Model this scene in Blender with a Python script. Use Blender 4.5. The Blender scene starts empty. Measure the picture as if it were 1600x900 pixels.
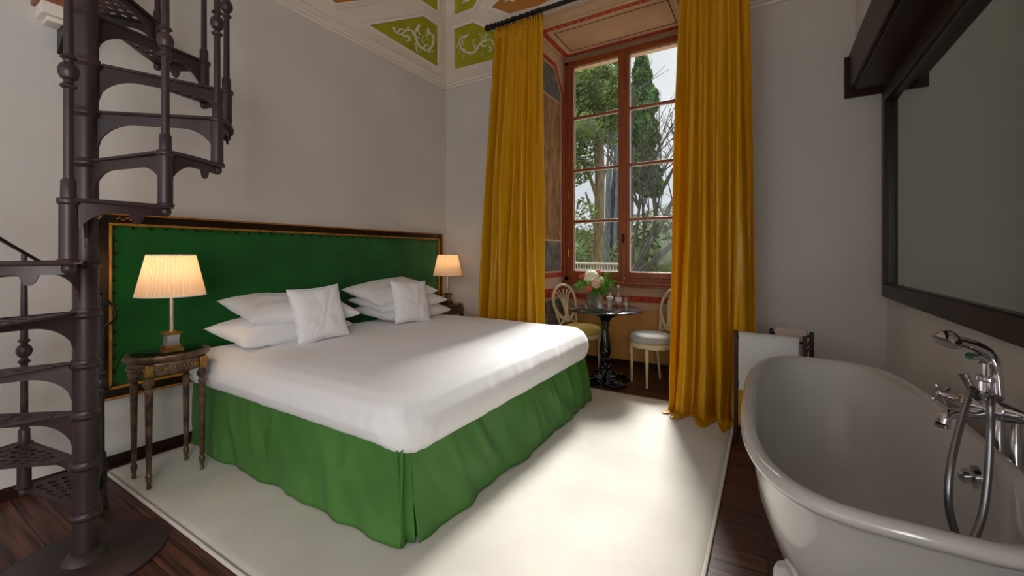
import bpy, math, random
from math import sin, cos, pi, radians, sqrt, exp
from mathutils import Vector, Matrix, noise
random.seed(7)
C = bpy.context.scene.collection
PI = pi
# ---------------------------------------------------------------- camera frame
F, CX, HY, EYE, ANG = 658.0, 800.0, 398.0, 1.30, radians(31.3)
SA, CA = sin(ANG), cos(ANG)
def ray(px, py):
    l = (px-CX)/F; z = -(py-HY)/F
    return Vector((l*CA-SA, l*SA+CA, z))
EYEP = Vector((0, 0, EYE))
def onplane(px, py, p0, n):
    r = ray(px, py); p0 = Vector(p0); n = Vector(n)
    return EYEP + r*((p0-EYEP).dot(n)/r.dot(n))
def onz(px, py, z): return onplane(px, py, (0, 0, z), (0, 0, 1))
def ony(px, py, y): return onplane(px, py, (0, y, 0), (0, 1, 0))
def onx(px, py, x): return onplane(px, py, (x, 0, 0), (1, 0, 0))
# ---------------------------------------------------------------- materials
def lin(c):
    if isinstance(c, str):
        c = [int(c[i:i+2], 16)/255 for i in (0, 2, 4)]
    return tuple((x/12.92 if x <= .04045 else ((x+.055)/1.055)**2.4) for x in c)+(1,)
def mat(name, col, rough=.5, metal=0, col2=None, nscale=5, nstretch=(1, 1, 1), bump=0, bscale=60, bstretch=None,
        sheen=0, coat=0, trans=0, spec=.5, detail=4, lo=.35, hi=.65, ior=1.45):
    m = bpy.data.materials.new(name); m.use_nodes = True
    nt = m.node_tree; b = nt.nodes['Principled BSDF']; N = nt.nodes.new; L = nt.links.new
    b.inputs['Base Color'].default_value = lin(col); b.inputs['Roughness'].default_value = rough
    b.inputs['Metallic'].default_value = metal; b.inputs['Specular IOR Level'].default_value = spec
    b.inputs['Sheen Weight'].default_value = sheen; b.inputs['Coat Weight'].default_value = coat
    b.inputs['Coat Roughness'].default_value = .08
    b.inputs['Transmission Weight'].default_value = trans; b.inputs['IOR'].default_value = ior
    tc = N('ShaderNodeTexCoord')
    if col2:
        mp = N('ShaderNodeMapping'); mp.inputs['Scale'].default_value = nstretch
        nz = N('ShaderNodeTexNoise'); nz.inputs['Scale'].default_value = nscale; nz.inputs['Detail'].default_value = detail
        cr = N('ShaderNodeValToRGB'); cr.color_ramp.elements[0].color = lin(col); cr.color_ramp.elements[1].color = lin(col2)
        cr.color_ramp.elements[0].position = lo; cr.color_ramp.elements[1].position = hi
        L(tc.outputs['Object'], mp.inputs[0]); L(mp.outputs[0], nz.inputs['Vector']); L(nz.outputs[0], cr.inputs[0]); L(cr.outputs[0], b.inputs['Base Color'])
    if bump:
        mp = N('ShaderNodeMapping'); mp.inputs['Scale'].default_value = bstretch or (1, 1, 1)
        nz = N('ShaderNodeTexNoise'); nz.inputs['Scale'].default_value = bscale; nz.inputs['Detail'].default_value = 3
        bp = N('ShaderNodeBump'); bp.inputs['Strength'].default_value = bump; bp.inputs['Distance'].default_value = .01
        L(tc.outputs['Object'], mp.inputs[0]); L(mp.outputs[0], nz.inputs['Vector']); L(nz.outputs[0], bp.inputs['Height']); L(bp.outputs[0], b.inputs['Normal'])
    return m
def translucent_mat(name, col, fac=.4, rough=.6, tcol=None, bump=0, bscale=40, bstretch=None, col2=None, nscale=4, nstretch=(1,1,1), sheen=0):
    m = mat(name, col, rough, bump=bump, bscale=bscale, bstretch=bstretch, col2=col2, nscale=nscale, nstretch=nstretch, sheen=sheen)
    nt = m.node_tree; b = nt.nodes['Principled BSDF']; out = nt.nodes['Material Output']
    t = nt.nodes.new('ShaderNodeBsdfTranslucent'); t.inputs[0].default_value = lin(tcol or col)
    mx = nt.nodes.new('ShaderNodeMixShader'); mx.inputs[0].default_value = fac
    nt.links.new(b.outputs[0], mx.inputs[1]); nt.links.new(t.outputs[0], mx.inputs[2]); nt.links.new(mx.outputs[0], out.inputs[0])
    return m
def planks_mat():
    m = bpy.data.materials.new('dark_floorboards'); m.use_nodes = True
    nt = m.node_tree; b = nt.nodes['Principled BSDF']; N = nt.nodes.new; L = nt.links.new
    tc = N('ShaderNodeTexCoord'); br = N('ShaderNodeTexBrick')
    br.inputs['Scale'].default_value = 1; br.inputs['Brick Width'].default_value = 1.9; br.inputs['Row Height'].default_value = .105
    br.inputs['Mortar Size'].default_value = .0022; br.inputs['Mortar'].default_value = lin('060303')
    br.inputs['Color1'].default_value = lin('4a2b21'); br.inputs['Color2'].default_value = lin('684233'); br.offset = .37
    L(tc.outputs['Object'], br.inputs['Vector'])
    mp = N('ShaderNodeMapping'); mp.inputs['Scale'].default_value = (1.2, 26, 1)
    nz = N('ShaderNodeTexNoise'); nz.inputs['Scale'].default_value = 2.2; nz.inputs['Detail'].default_value = 8
    L(tc.outputs['Object'], mp.inputs[0]); L(mp.outputs[0], nz.inputs['Vector'])
    cr = N('ShaderNodeValToRGB'); cr.color_ramp.elements[0].color = (.22, .2, .2, 1); cr.color_ramp.elements[1].color = (1.35, 1.25, 1.2, 1)
    cr.color_ramp.elements[0].position = .34; cr.color_ramp.elements[1].position = .68
    L(nz.outputs[0], cr.inputs[0])
    mx = N('ShaderNodeMix'); mx.data_type = 'RGBA'; mx.blend_type = 'MULTIPLY'; mx.inputs[0].default_value = 1
    L(br.outputs['Color'], mx.inputs[6]); L(cr.outputs[0], mx.inputs[7]); L(mx.outputs[2], b.inputs['Base Color'])
    bp = N('ShaderNodeBump'); bp.inputs['Strength'].default_value = .5; bp.inputs['Distance'].default_value = .004
    L(nz.outputs[0], bp.inputs['Height']); L(bp.outputs[0], b.inputs['Normal'])
    b.inputs['Roughness'].default_value = .42; b.inputs['Specular IOR Level'].default_value = .4
    return m
M = {}
M['wall'] = mat('grey_plaster', 'd3cfcb', .85, col2='cbc7c3', nscale=1.2, bump=.12, bscale=140, spec=.2)
M['cream'] = mat('cream_plaster', 'e6dacd', .8, col2='dccfc2', nscale=2, bump=.08, bscale=40, spec=.2)
M['cream_lo'] = mat('cream_moulding', 'ebe1d7', .7, spec=.3)
M['niche'] = mat('niche_cream_paint', 'c9ac92', .85, col2='bd9c80', nscale=3, spec=.2)
M['niche_panel'] = mat('niche_peach_panel', 'c79f82', .85, col2='b98f72', nscale=2.5, spec=.2)
M['ochre'] = mat('ochre_painted_dado', 'd09c58', .8, col2='b98a49', nscale=2.4, spec=.2)
M['redband'] = mat('red_painted_band', '9c3524', .8, col2='b8503c', nscale=30, detail=2, spec=.2)
M['marble'] = mat('brown_marbled_paint', '7d5534', .8, col2='a07a50', nscale=14, nstretch=(1, 1, .4), spec=.2)
M['greysq'] = mat('grey_marbled_paint', '55504c', .8, col2='7a746d', nscale=9, spec=.2)
M['blackline'] = mat('dark_painted_line', '2b2420', .8)
M['pinkline'] = mat('pink_painted_line', 'c9978a', .8)
M['green_panel'] = mat('lime_green_painted_panel', 'aaa62a', .75, col2='9a9822', nscale=6, spec=.2)
M['orange_panel'] = mat('orange_painted_panel', 'bd8242', .75, col2='b07436', nscale=6, spec=.2)
M['relief'] = mat('painted_white_scrollwork', 'd9d6c0', .7)
M['floor'] = planks_mat()
M['rug'] = mat('white_wool_rug', 'd2cdc5', .95, col2='cbc5bd', nscale=3, bump=.14, bscale=260, bstretch=(.15, 1, 1), sheen=.3, spec=.1)
M['rugedge'] = mat('rug_binding', 'd6d0c6', .9)
M['iron'] = mat('brown_painted_cast_iron', '312425', .42, col2='3c2d2e', nscale=4, bump=.05, bscale=60, spec=.5)
M['black_iron'] = mat('black_iron', '15110f', .4)
M['darkwood'] = mat('dark_stained_wood', '25140e', .4, col2='331c13', nscale=3, nstretch=(1, .2, 1), spec=.4)
M['redwood'] = mat('reddish_varnished_wood', '87421f', .38, col2='a05a30', nscale=6, nstretch=(6, 6, .5), bump=.06, bscale=80, spec=.5)
M['gold'] = mat('antique_gilt', 'd08f38', .38, metal=.55, col2='a8702a', nscale=20)
M['hbframe'] = mat('black_lacquered_frame', '120c0a', .3, col2='22140e', nscale=8)
M['velvet'] = mat('emerald_velvet', '0d511d', .85, col2='126421', nscale=3, sheen=.5, bump=.1, bscale=120, spec=.15)
M['skirt'] = translucent_mat('green_satin', '578c44', .08, .45, col2='4b7e3c', nscale=3)
M['skirt'].node_tree.nodes['Principled BSDF'].inputs['Specular IOR Level'].default_value = .28
M['sheet'] = mat('white_cotton', 'f5f4f6', .8, bump=.06, bscale=22, sheen=.2, spec=.2)
M['curtain'] = translucent_mat('amber_silk', 'e6b01c', .28, .32, tcol='eab01c', col2='d49c12', nscale=5, nstretch=(9, 9, .4))
M['shade'] = translucent_mat('pleated_cream_silk', 'f0dfcc', .5, .8, tcol='ffe2bf')
M['brass'] = mat('polished_brass', 'e0cdb4', .22, metal=1)
M['aged'] = mat('aged_brass', 'b08a4a', .35, metal=.9, col2='8a6531', nscale=30)
M['silver'] = mat('silvered_metal', 'b4aeb2', .35, metal=.8)
M['bulb'] = None
M['bronze'] = mat('bronzed_carved_wood', '7d6350', .36, metal=.35, col2='4a382b', nscale=18, bump=.15, bscale=90)
M['blackglass'] = mat('black_glass_top', '050606', .06, spec=.8)
M['blacklac'] = mat('glossy_black_lacquer', '0d1016', .1, coat=.8)
M['tabletop'] = mat('dark_grey_polished_stone', '34363a', .09, coat=.6, col2='26282c', nscale=12)
M['ivory'] = mat('ivory_painted_wood', 'dccaa4', .45, col2='cbb78c', nscale=8)
M['seatgrey'] = mat('pale_grey_upholstery', 'b6b3b0', .8, bump=.1, bscale=200)
M['seatyellow'] = mat('yellow_upholstery', 'd8bd62', .8, bump=.1, bscale=200)
M['enamel'] = mat('white_enamel', 'c6c4c2', .12, coat=.5, spec=.5)
M['chrome'] = mat('chrome', 'd8d8dc', .06, metal=1)
M['hose'] = mat('ribbed_steel_hose', '8e8f93', .25, metal=1)
M['mirror'] = mat('silvered_mirror', 'a9b5a8', .03, metal=1)
M['towel'] = mat('white_terry_towel', 'dcdadb', .95, bump=.8, bscale=240, sheen=.4, spec=.1)
M['towel2'] = mat('pinkish_terry_towel', 'd3c2b8', .95, bump=.8, bscale=240, sheen=.4, spec=.1)
M['leaf'] = mat('green_leaves', '4c8a26', .6, col2='83b845', nscale=20)
M['stem'] = mat('flower_stems', '5b7a34', .6)
M['rose'] = mat('coral_petals', 'd8694a', .6, col2='ea9478', nscale=40)
M['hyd'] = mat('cream_petals', 'e8e4b8', .6, col2='f2efd6', nscale=30)
M['pinkp'] = mat('blush_petals', 'e3b7a0', .6)
M['label'] = mat('white_paper_label', 'e6e6e6', .6)
M['cap'] = mat('silver_cap', 'd0d0d2', .3, metal=.6)
def thin_glass(name, tint=(1, 1, 1), gloss=.12):
    m = bpy.data.materials.new(name); m.use_nodes = True
    nt = m.node_tree; nt.nodes.remove(nt.nodes['Principled BSDF']); N = nt.nodes.new; L = nt.links.new
    t = N('ShaderNodeBsdfTransparent'); t.inputs[0].default_value = (*tint, 1)
    g = N('ShaderNodeBsdfGlossy'); g.inputs['Roughness'].default_value = .02
    fr = N('ShaderNodeLayerWeight'); pw = N('ShaderNodeMath'); pw.operation = 'POWER'; pw.inputs[1].default_value = 3.0
    mu = N('ShaderNodeMath'); mu.operation = 'MULTIPLY_ADD'; mu.inputs[1].default_value = .55; mu.inputs[2].default_value = gloss*.6
    L(fr.outputs['Facing'], pw.inputs[0]); L(pw.outputs[0], mu.inputs[0])
    mx = N('ShaderNodeMixShader')
    L(mu.outputs[0], mx.inputs[0]); L(t.outputs[0], mx.inputs[1]); L(g.outputs[0], mx.inputs[2])
    L(mx.outputs[0], nt.nodes['Material Output'].inputs[0])
    return m
M['pane'] = thin_glass('window_glass', (.97, .98, .97), .04)
M['glass'] = thin_glass('clear_drinking_glass', (.92, .945, .94), .16)
M['water'] = thin_glass('still_water', (.97, .98, .98), .06)
m = bpy.data.materials.new('warm_bulb'); m.use_nodes = True
_b = m.node_tree.nodes['Principled BSDF']; _b.inputs['Emission Color'].default_value = (1, .6, .28, 1); _b.inputs['Emission Strength'].default_value = 14
M['bulb'] = m
M['bark'] = mat('pale_brown_bark', '75634a', .9, col2='574835', nscale=6, nstretch=(3, 3, .4), bump=.5, bscale=14)
M['greybark'] = mat('grey_bark', '3a3d42', .9, col2='676b72', nscale=8, nstretch=(4, 4, .3))
M['twig'] = mat('dark_twigs', '37332f', .9)
M['fol1'] = mat('yellow_green_conifer', '3c4a26', .8, col2='6c7c40', nscale=1.6)
M['fol2'] = mat('dark_cypress_green', '263d1f', .8, col2='55753a', nscale=2.2)
M['fol3'] = mat('olive_scrub', '4c5638', .9, col2='737d52', nscale=.8)
M['grass'] = mat('lawn', '5b6b3c', .95, col2='77855a', nscale=2)
M['stone'] = mat('terrace_stone', '8d8475', .8)
# ---------------------------------------------------------------- geometry builder
class G:
    def __init__(s): s.v = []; s.f = []
    def add(s, vs, fs, mtx=None):
        n = len(s.v); s.v += [(mtx @ Vector(p)) if mtx else Vector(p) for p in vs]; s.f += [tuple(i+n for i in f) for f in fs]; return s
    def box(s, a, b, mtx=None):
        x0, y0, z0 = a; x1, y1, z1 = b
        vs = [(x0,y0,z0),(x1,y0,z0),(x1,y1,z0),(x0,y1,z0),(x0,y0,z1),(x1,y0,z1),(x1,y1,z1),(x0,y1,z1)]
        return s.add(vs, [(0,3,2,1),(4,5,6,7),(0,1,5,4),(1,2,6,5),(2,3,7,6),(3,0,4,7)], mtx)
    def lathe(s, prof, c=(0, 0, 0), seg=24, mtx=None, sx=1, sy=1, caps=True):
        vs = []; fs = []
        for r, z in prof:
            for k in range(seg):
                a = 2*PI*k/seg; vs.append((c[0]+r*sx*cos(a), c[1]+r*sy*sin(a), c[2]+z))
        for i in range(len(prof)-1):
            for k in range(seg):
                k2 = (k+1) % seg; fs.append((i*seg+k, i*seg+k2, (i+1)*seg+k2, (i+1)*seg+k))
        if caps:
            fs.append(tuple(range(seg-1, -1, -1))); fs.append(tuple((len(prof)-1)*seg+k for k in range(seg)))
        return s.add(vs, fs, mtx)
    def tube(s, pts, r, seg=10, closed=False, flat=1.0, up=None, mtx=None):
        pts = [Vector(p) for p in pts]; n = len(pts); vs = []; fs = []
        rs = r if isinstance(r, (list, tuple)) else [r]*n
        prev = None
        for i, p in enumerate(pts):
            if closed: t = pts[(i+1) % n]-pts[i-1]
            else: t = pts[min(i+1, n-1)]-pts[max(i-1, 0)]
            if t.length < 1e-9: t = Vector((0, 0, 1))
            t.normalize()
            if up is not None: a = Vector(up)-t*Vector(up).dot(t)
            elif prev is not None: a = prev-t*prev.dot(t)
            else:
                a = Vector((0, 0, 1)) if abs(t.z) < .9 else Vector((1, 0, 0)); a = a-t*a.dot(t)
            if a.length < 1e-6: a = t.orthogonal()
            a.normalize(); prev = a; b = t.cross(a)
            for k in range(seg):
                w = 2*PI*k/seg; vs.append(p+a*(rs[i]*cos(w)*flat)+b*(rs[i]*sin(w)))
        m_ = n if closed else n-1
        for i in range(m_):
            j = (i+1) % n
            for k in range(seg):
                k2 = (k+1) % seg; fs.append((i*seg+k, i*seg+k2, j*seg+k2, j*seg+k))
        if not closed:
            fs.append(tuple(range(seg-1, -1, -1))); fs.append(tuple((n-1)*seg+k for k in range(seg)))
        return s.add(vs, fs, mtx)
    def prism(s, poly, off, mtx=None):       # poly: 3D points, off: offset vector
        n = len(poly); P = [Vector(p) for p in poly]; o = Vector(off)
        vs = P+[p+o for p in P]
        fs = [tuple(range(n-1, -1, -1)), tuple(range(n, 2*n))]+[(i, (i+1) % n, n+(i+1) % n, n+i) for i in range(n)]
        return s.add(vs, fs, mtx)
    def grid(s, fn, nu, nv, closeu=False, mtx=None):
        vs = [fn(i/nu, j/nv) for j in range(nv+1) for i in range(nu+(0 if closeu else 1))]
        w = nu if closeu else nu+1
        fs = [(j*w+i, j*w+(i+1) % w, (j+1)*w+(i+1) % w, (j+1)*w+i) for j in range(nv) for i in range(nu)]
        return s.add(vs, fs, mtx)
    def sphere(s, c, r, seg=16, rings=10, sc=(1, 1, 1), mtx=None):
        prof = [(r*sin(PI*i/rings)+1e-5, -r*cos(PI*i/rings)) for i in range(rings+1)]
        vs = []; n0 = len(s.v); g = G().lathe(prof, (0, 0, 0), seg, caps=False)
        return s.add([(c[0]+p.x*sc[0], c[1]+p.y*sc[1], c[2]+p.z*sc[2]) for p in g.v], g.f, mtx)
    def build(s, name, m, parent=None, local=False, smooth=True, ang=35, bevel=0, solid=0, sub=0, **tags):
        if parent is not None and not local:
            r = parent
            off = Vector((0, 0, 0))
            while r is not None: off += r.location; r = r.parent
            vs = [p-off for p in s.v]
        else: vs = s.v
        me = bpy.data.meshes.new(name); me.from_pydata([tuple(p) for p in vs], [], s.f); me.update()
        me.materials.append(M[m] if isinstance(m, str) else m)
        if smooth:
            for p in me.polygons: p.use_smooth = True
            if ang: me.set_sharp_from_angle(angle=radians(ang))
        o = bpy.data.objects.new(name, me); C.objects.link(o)
        if parent is not None: o.parent = parent
        if solid:
            md = o.modifiers.new('s', 'SOLIDIFY'); md.thickness = solid; md.offset = 0
        if bevel:
            md = o.modifiers.new('b', 'BEVEL'); md.width = bevel; md.segments = 2; md.limit_method = 'ANGLE'; md.angle_limit = radians(40)
        if sub:
            md = o.modifiers.new('u', 'SUBSURF'); md.levels = sub; md.render_levels = sub
        for k, v in tags.items(): o[k] = v
        return o
def tag(o, label=None, cat=None, group=None, kind=None):
    if label: o['label'] = label
    if cat: o['category'] = cat
    if group: o['group'] = group
    if kind: o['kind'] = kind
    return o
def thing(name, label, cat, loc=(0, 0, 0), rz=0, group=None, kind=None):
    o = bpy.data.objects.new(name, None); C.objects.link(o); o.location = loc; o.rotation_euler = (0, 0, rz)
    o.empty_display_size = .1
    return tag(o, label, cat, group, kind)
def dup(root, loc, rz, label, group=None):
    r = root.copy(); C.objects.link(r); r.location = loc; r.rotation_euler = (0, 0, rz); r['label'] = label
    if group: r['group'] = group
    for ch in list(root.children):
        c = ch.copy(); C.objects.link(c); c.parent = r
        for g in ch.children:
            d = g.copy(); C.objects.link(d); d.parent = c
    return r
def struct(o, label, cat): return tag(o, label, cat, None, 'structure')
def sm(a, b, x):
    t = min(1, max(0, (x-a)/(b-a))); return t*t*(3-2*t)
def nz(x, y=0, z=0): return noise.noise(Vector((x, y, z)))
def dp(px, py, d): return EYEP+ray(px, py)*d
def cr_spline(P, k=8):
    P = [Vector(p) for p in P]; S = []
    for i in range(len(P)-1):
        a = P[max(i-1, 0)]; b = P[i]; c = P[i+1]; d = P[min(i+2, len(P)-1)]
        for j in range(k):
            t_ = j/k; S.append(.5*((2*b)+(c-a)*t_+(2*a-5*b+4*c-d)*t_*t_+(3*b-a-3*c+d)*t_**3))
    return S+[P[-1]]
# ================================================================ ROOM
XL, YB, XR, YR = -3.45, 4.08, .745, -2.3      # left wall, window wall, right wall, rear wall
ZC = 3.46                                    # cornice top
NX0, NX1, NY, NZ = -2.19, -.66, 4.96, 3.76   # window niche
KW = 1.6; KL = KW*1.184
YC = 4.03; XC = -3.40
ZT = 4.7
struct(G().box((XL-.2, YR-.2, -.12), (XR+.2, NY+.25, 0)).build('floor', 'floor', smooth=False), 'dark brown wooden plank floor of the bedroom', 'floor')
struct(G().box((XL-.15, YR-.15, 0), (XL, YB+.15, ZT)).build('wall_left', 'wall', smooth=False), 'grey plaster wall behind the green headboard', 'wall')
wb = thing('wall_back', 'grey plaster window wall with deep painted window recess', 'wall', (0, YB, 0), kind='structure')
g = G(); g.box((XL, YB, 0), (NX0, NY+.2, ZT)); g.box((NX1, YB, 0), (XR+.1, NY+.2, ZT)); g.box((NX0, 3.84, NZ), (NX1, NY+.2, NZ+.02))
g.build('plaster', 'wall', wb, smooth=False)
# niche skins
t = .004
g = G(); g.box((NX0, YB+.002, 0), (NX0+t, NY, NZ)); g.box((NX1-t, YB+.002, 0), (NX1, NY, NZ)); g.box((NX0, 3.86, NZ-t), (NX1, NY, NZ))
g.build('recess_lining', 'niche', wb, smooth=False)
g = G(); g.box((NX0, NY, 0), (NX1, NY+.2, .98)); g.box((NX0, NY, .98), (-2.185, NY+.2, NZ)); g.box((NX0, NY, 3.705), (NX1, NY+.2, NZ)); g.build('sill_wall', 'niche', wb, smooth=False)
# painted soffit: red border, peach panel, dark line
def strip_rect(g, P, w, n, th):   # frame of width w inside quad P (3D, planar) ; n normal
    P = [Vector(p) for p in P]; c = sum(P, Vector())/4
    Q = inset(P, w)
    for i in range(4):
        j = (i+1) % 4; g.prism([P[i], P[j], Q[j], Q[i]], Vector(n)*th)
def inset(P, w):
    P = [Vector(p) for p in P]; n = len(P); nor = Vector((0, 0, 0))
    for i in range(n): nor += P[i].cross(P[(i+1) % n])
    nor.normalize(); out = []
    for i in range(n):
        a = (P[i]-P[i-1]).normalized(); b = (P[(i+1) % n]-P[i]).normalized()
        na = nor.cross(a); nb = nor.cross(b); k = 1+na.dot(nb)
        out.append(P[i]+(na+nb)*(w/max(k, .2)))
    return out
zs = NZ-t
S0 = [(NX0+.03, YB+.03, zs), (NX1-.03, YB+.03, zs), (NX1-.03, NY-.12, zs), (NX0+.03, NY-.12, zs)]
g = G(); strip_rect(g, S0, .062, (0, 0, -1), .003); g.build('soffit_red_border', 'redband', wb, smooth=False)
g = G(); g.prism(inset(S0, .10), (0, 0, -.002)); g.build('soffit_panel', 'niche_panel', wb, smooth=False)
g = G(); strip_rect(g, inset(S0, .13), .010, (0, 0, -1), .004); g.build('soffit_dark_line', 'blackline', wb, smooth=False)
g = G(); strip_rect(g, [(NX0+.01, 3.9, zs), (NX1-.01, 3.9, zs), (NX1-.01, YB-.02, zs), (NX0+.01, YB-.02, zs)], .008, (0, 0, -1), .003); g.build('soffit_brown_line', 'niche_panel', wb, smooth=False)
g = G()
for i in range(15):
    for yy in (YB+.061, NY-.151):
        x = NX0+.12+i*(NX1-NX0-.24)/14; c = (x, yy, zs-.0035)
        g.prism([(c[0]+.010*cos(a), c[1]+.010*sin(a), c[2]) for a in [PI/2*k for k in range(4)]], (0, 0, -.001))
g.build('soffit_stencil_dots', 'pinkline', wb, smooth=False)
# jamb paint, both sides
for xs, sg in ((NX0+t, 1), (NX1-t, -1)):
    def J(y, z): return (xs, y, z)
    def quad(g, y0, y1, z0, z1, th): g.prism([J(y0, z0), J(y1, z0), J(y1, z1), J(y0, z1)], (sg*th, 0, 0))
    y0, y1 = YB+.10, NY-.13
    P = [J(y0, 1.03), J(y1, 1.03), J(y1, 3.30), J(y1-.22, 3.60), J(y0, 3.60)]; Q = inset(P, .055) if True else P
    g = G()
    for i in range(5): g.prism([P[i], P[(i+1) % 5], Q[(i+1) % 5], Q[i]], (sg*.003, 0, 0))
    quad(g, y0-.1, y1, .80, .90, .003); g.build('jamb_red_border', 'redband', wb, smooth=False)
    g = G(); quad(g, y0+.08, y1-.085, 1.48, 3.15, .002); g.build('jamb_marbled_panel', 'marble', wb, smooth=False)
    g = G(); quad(g, y0+.08, y1-.085, 1.11, 1.46, .002); g.prism([J(y0+.08, 3.17), J(y1-.085, 3.17), J(y1-.085, 3.28), J(y1-.26, 3.52), J(y0+.08, 3.52)], (sg*.002, 0, 0)); quad(g, y0-.1, y1, .08, .76, .002)
    g.build('jamb_grey_panel', 'greysq', wb, smooth=False)
    g = G()
    for a, b in ((1.11, 1.46),):
        for k in range(2):
            yy0, yy1 = y0+.08+.02*k, y1-.085-.02*k; z0, z1 = a+.02*k, b-.02*k
            g.tube([(xs+sg*.004, yy0, z0), (xs+sg*.004, yy1, z0), (xs+sg*.004, yy1, z1), (xs+sg*.004, yy0, z1)], .002, 4, closed=True)
    for yy in (y1-.17, y1-.42):
        for r in (.10, .13):
            g.tube([(xs+sg*.003, yy+r*cos(a), .36+r*1.9*sin(a)) for a in [PI*i/14 for i in range(15)]], .003, 4)
        g.tube([(xs+sg*.003, yy-.08, .45), (xs+sg*.003, yy, .73), (xs+sg*.003, yy+.08, .45)], .003, 4)
    g.build('jamb_pink_line', 'pinkline', wb, smooth=False)
# wall beneath the sill
g = G(); g.box((NX0, NY-.003, .045), (NX1, NY, .66)); g.build('sill_wall_ochre', 'ochre', wb, smooth=False)
g = G(); g.box((NX0, NY-.004, .745), (NX1, NY, .815)); g.build('sill_wall_red_band', 'redband', wb, smooth=False)
g = G(); g.box((NX0, NY-.006, .655), (NX1, NY, .665)); g.box((NX0, NY-.006, .735), (NX1, NY, .745)); g.build('sill_wall_moulding', 'niche_panel', wb, smooth=False)
struct(G().box((NX0+.005, NY-.022, 0), (NX1-.005, NY-.004, .05)).box((NX0+.005, NY-.028, .05), (NX1-.005, NY-.004, .058)).build('baseboard_back', 'darkwood', bevel=.003), 'low dark wooden skirting under the window', 'baseboard')
struct(G().box((XL, YR, 0), (XL+.018, YB, .055)).box((XL, YR, .055), (XL+.012, YB, .066)).build('baseboard_left', 'darkwood', bevel=.003), 'low dark wooden skirting along the headboard wall', 'baseboard')
struct(G().box((XR-.018, YR, 0), (XR, YB, .06)).build('baseboard_right', 'darkwood', bevel=.003), 'dark wooden skirting along the wall beside the bathtub', 'baseboard')
# right wall, beam and upper wall
struct(G().box((XR, YR, 0), (XR+.15, YB, ZT)).box((.565, YR, 2.82), (XR, YB, ZT)).build('wall_right', 'wall', smooth=False), 'grey plaster wall beside the bathtub carrying the mirror', 'wall')
bm_ = thing('beam', 'dark wooden ceiling beam running above the large mirror', 'beam', (.6, 1, 2.54), kind='structure')
g = G(); g.box((.525, YR, 2.545), (XR, YB-.001, 2.82)); g.build('beam_body', 'darkwood', bm_, bevel=.004)
g = G(); g.box((.548, YR, 2.522), (XR, YB-.02, 2.545)); g.build('beam_soffit_board', 'darkwood', bm_, bevel=.003)
g = G(); g.box((.497, YB-.03, 2.49), (XR, YB, 2.80)); g.box((.507, YB-.042, 2.505), (XR, YB-.03, 2.79)); g.build('beam_end_moulding', 'darkwood', bm_, bevel=.003)
# rear wall, with an opening added to hold the fill light
wr = G(); wr.box((XL, YR-.15, 0), (-2.7, YR, ZT)); wr.box((-.7, YR-.15, 0), (XR, YR, ZT)); wr.box((-2.7, YR-.15, 0), (-.7, YR, 1.0)); wr.box((-2.7, YR-.15, 2.9), (-.7, YR, ZT))
struct(wr.build('wall_rear', 'wall', smooth=False), 'grey plaster wall behind the viewer with an opening added for fill light', 'wall')
# ceiling: coved
ceil = thing('ceiling', 'cream coved ceiling with painted green and orange panels', 'ceiling', (-1.4, 1, ZT), kind='structure')
LTOP = XC+(ZT-ZC)/KL; WTOP = YC-(ZT-ZC)/KW
g = G()
g.add([(XC, YR, ZC), (XC, YC, ZC), (LTOP, WTOP, ZT), (LTOP, YR, ZT)], [(0, 1, 2, 3)])          # left cove
zn = NZ; yn = YC-(zn-ZC)/KW
xn = XC+(zn-ZC)/KL
g.add([(XC, YC, ZC), (NX0, YC, ZC), (NX0, yn, zn), (xn, yn, zn)], [(0, 1, 2, 3)])
g.add([(NX1, YC, ZC), (XR, YC, ZC), (XR, yn, zn), (NX1, yn, zn)], [(0, 1, 2, 3)])
g.add([(xn, yn, zn), (XR, yn, zn), (XR, WTOP, ZT), (LTOP, WTOP, ZT)], [(0, 1, 2, 3)])
g.add([(NX0, YC, ZC), (NX0, YB+.01, ZC), (NX0, YB+.01, zn), (NX0, yn, zn)], [(0, 1, 2, 3)])
g.add([(NX1, YC, ZC), (NX1, YB+.01, ZC), (NX1, YB+.01, zn), (NX1, yn, zn)], [(0, 1, 2, 3)])
g.build('cove', 'cream', ceil, smooth=False)
g = G(); g.box((XL, YR, ZT), (XR+.1, YB, ZT+.1)); g.build('flat', 'cream', ceil, smooth=False)
pL, nL = (XC, 0, ZC), Vector((KL, 0, -1)).normalized()
pW, nW = (0, YC, ZC), Vector((0, -KW, -1)).normalized()
def panel(px, pl, n, m, name, border=.042):
    P = [onplane(x, y, pl, n) for x, y in px]
    nor = Vector()
    for i in range(len(P)): nor += P[i].cross(P[(i+1) % len(P)])
    if nor.dot(n) < 0: P.reverse()
    out = inset(P, -border); out2 = inset(P, -border*.55)
    G().prism(P, n*.004).build(name, m, ceil, smooth=False)
    g = G()
    for A, B, h in ((P, inset(P, -border*.2), .030), (inset(P, -border*.2), out2, .018), (out2, inset(P, -border*.8), .006), (inset(P, -border*.8), out, .016)):
        for i in range(len(P)):
            j = (i+1) % len(P); g.prism([A[i], A[j], B[j], B[i]], n*h)
    g.build('panel_moulding', 'cream_lo', ceil, smooth=False)
panel([(574, 38), (659.5, 24.5), (683, 41), (683, 104)], pL, nL, 'green_panel', 'green_panel')
panel([(640, -12), (683, 18), (683, -50), (620, -50)], pL, nL, 'green_panel', 'green_panel')
panel([(480, -30), (523, 4.5), (608, -6), (640, -45), (560, -60)], pL, nL, 'orange_panel', 'orange_panel')
panel([(711.5, 107.5), (711.5, 45), (741, 34.5), (775, 50), (778, 91)], pW, nW, 'green_panel', 'green_panel')
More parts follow.
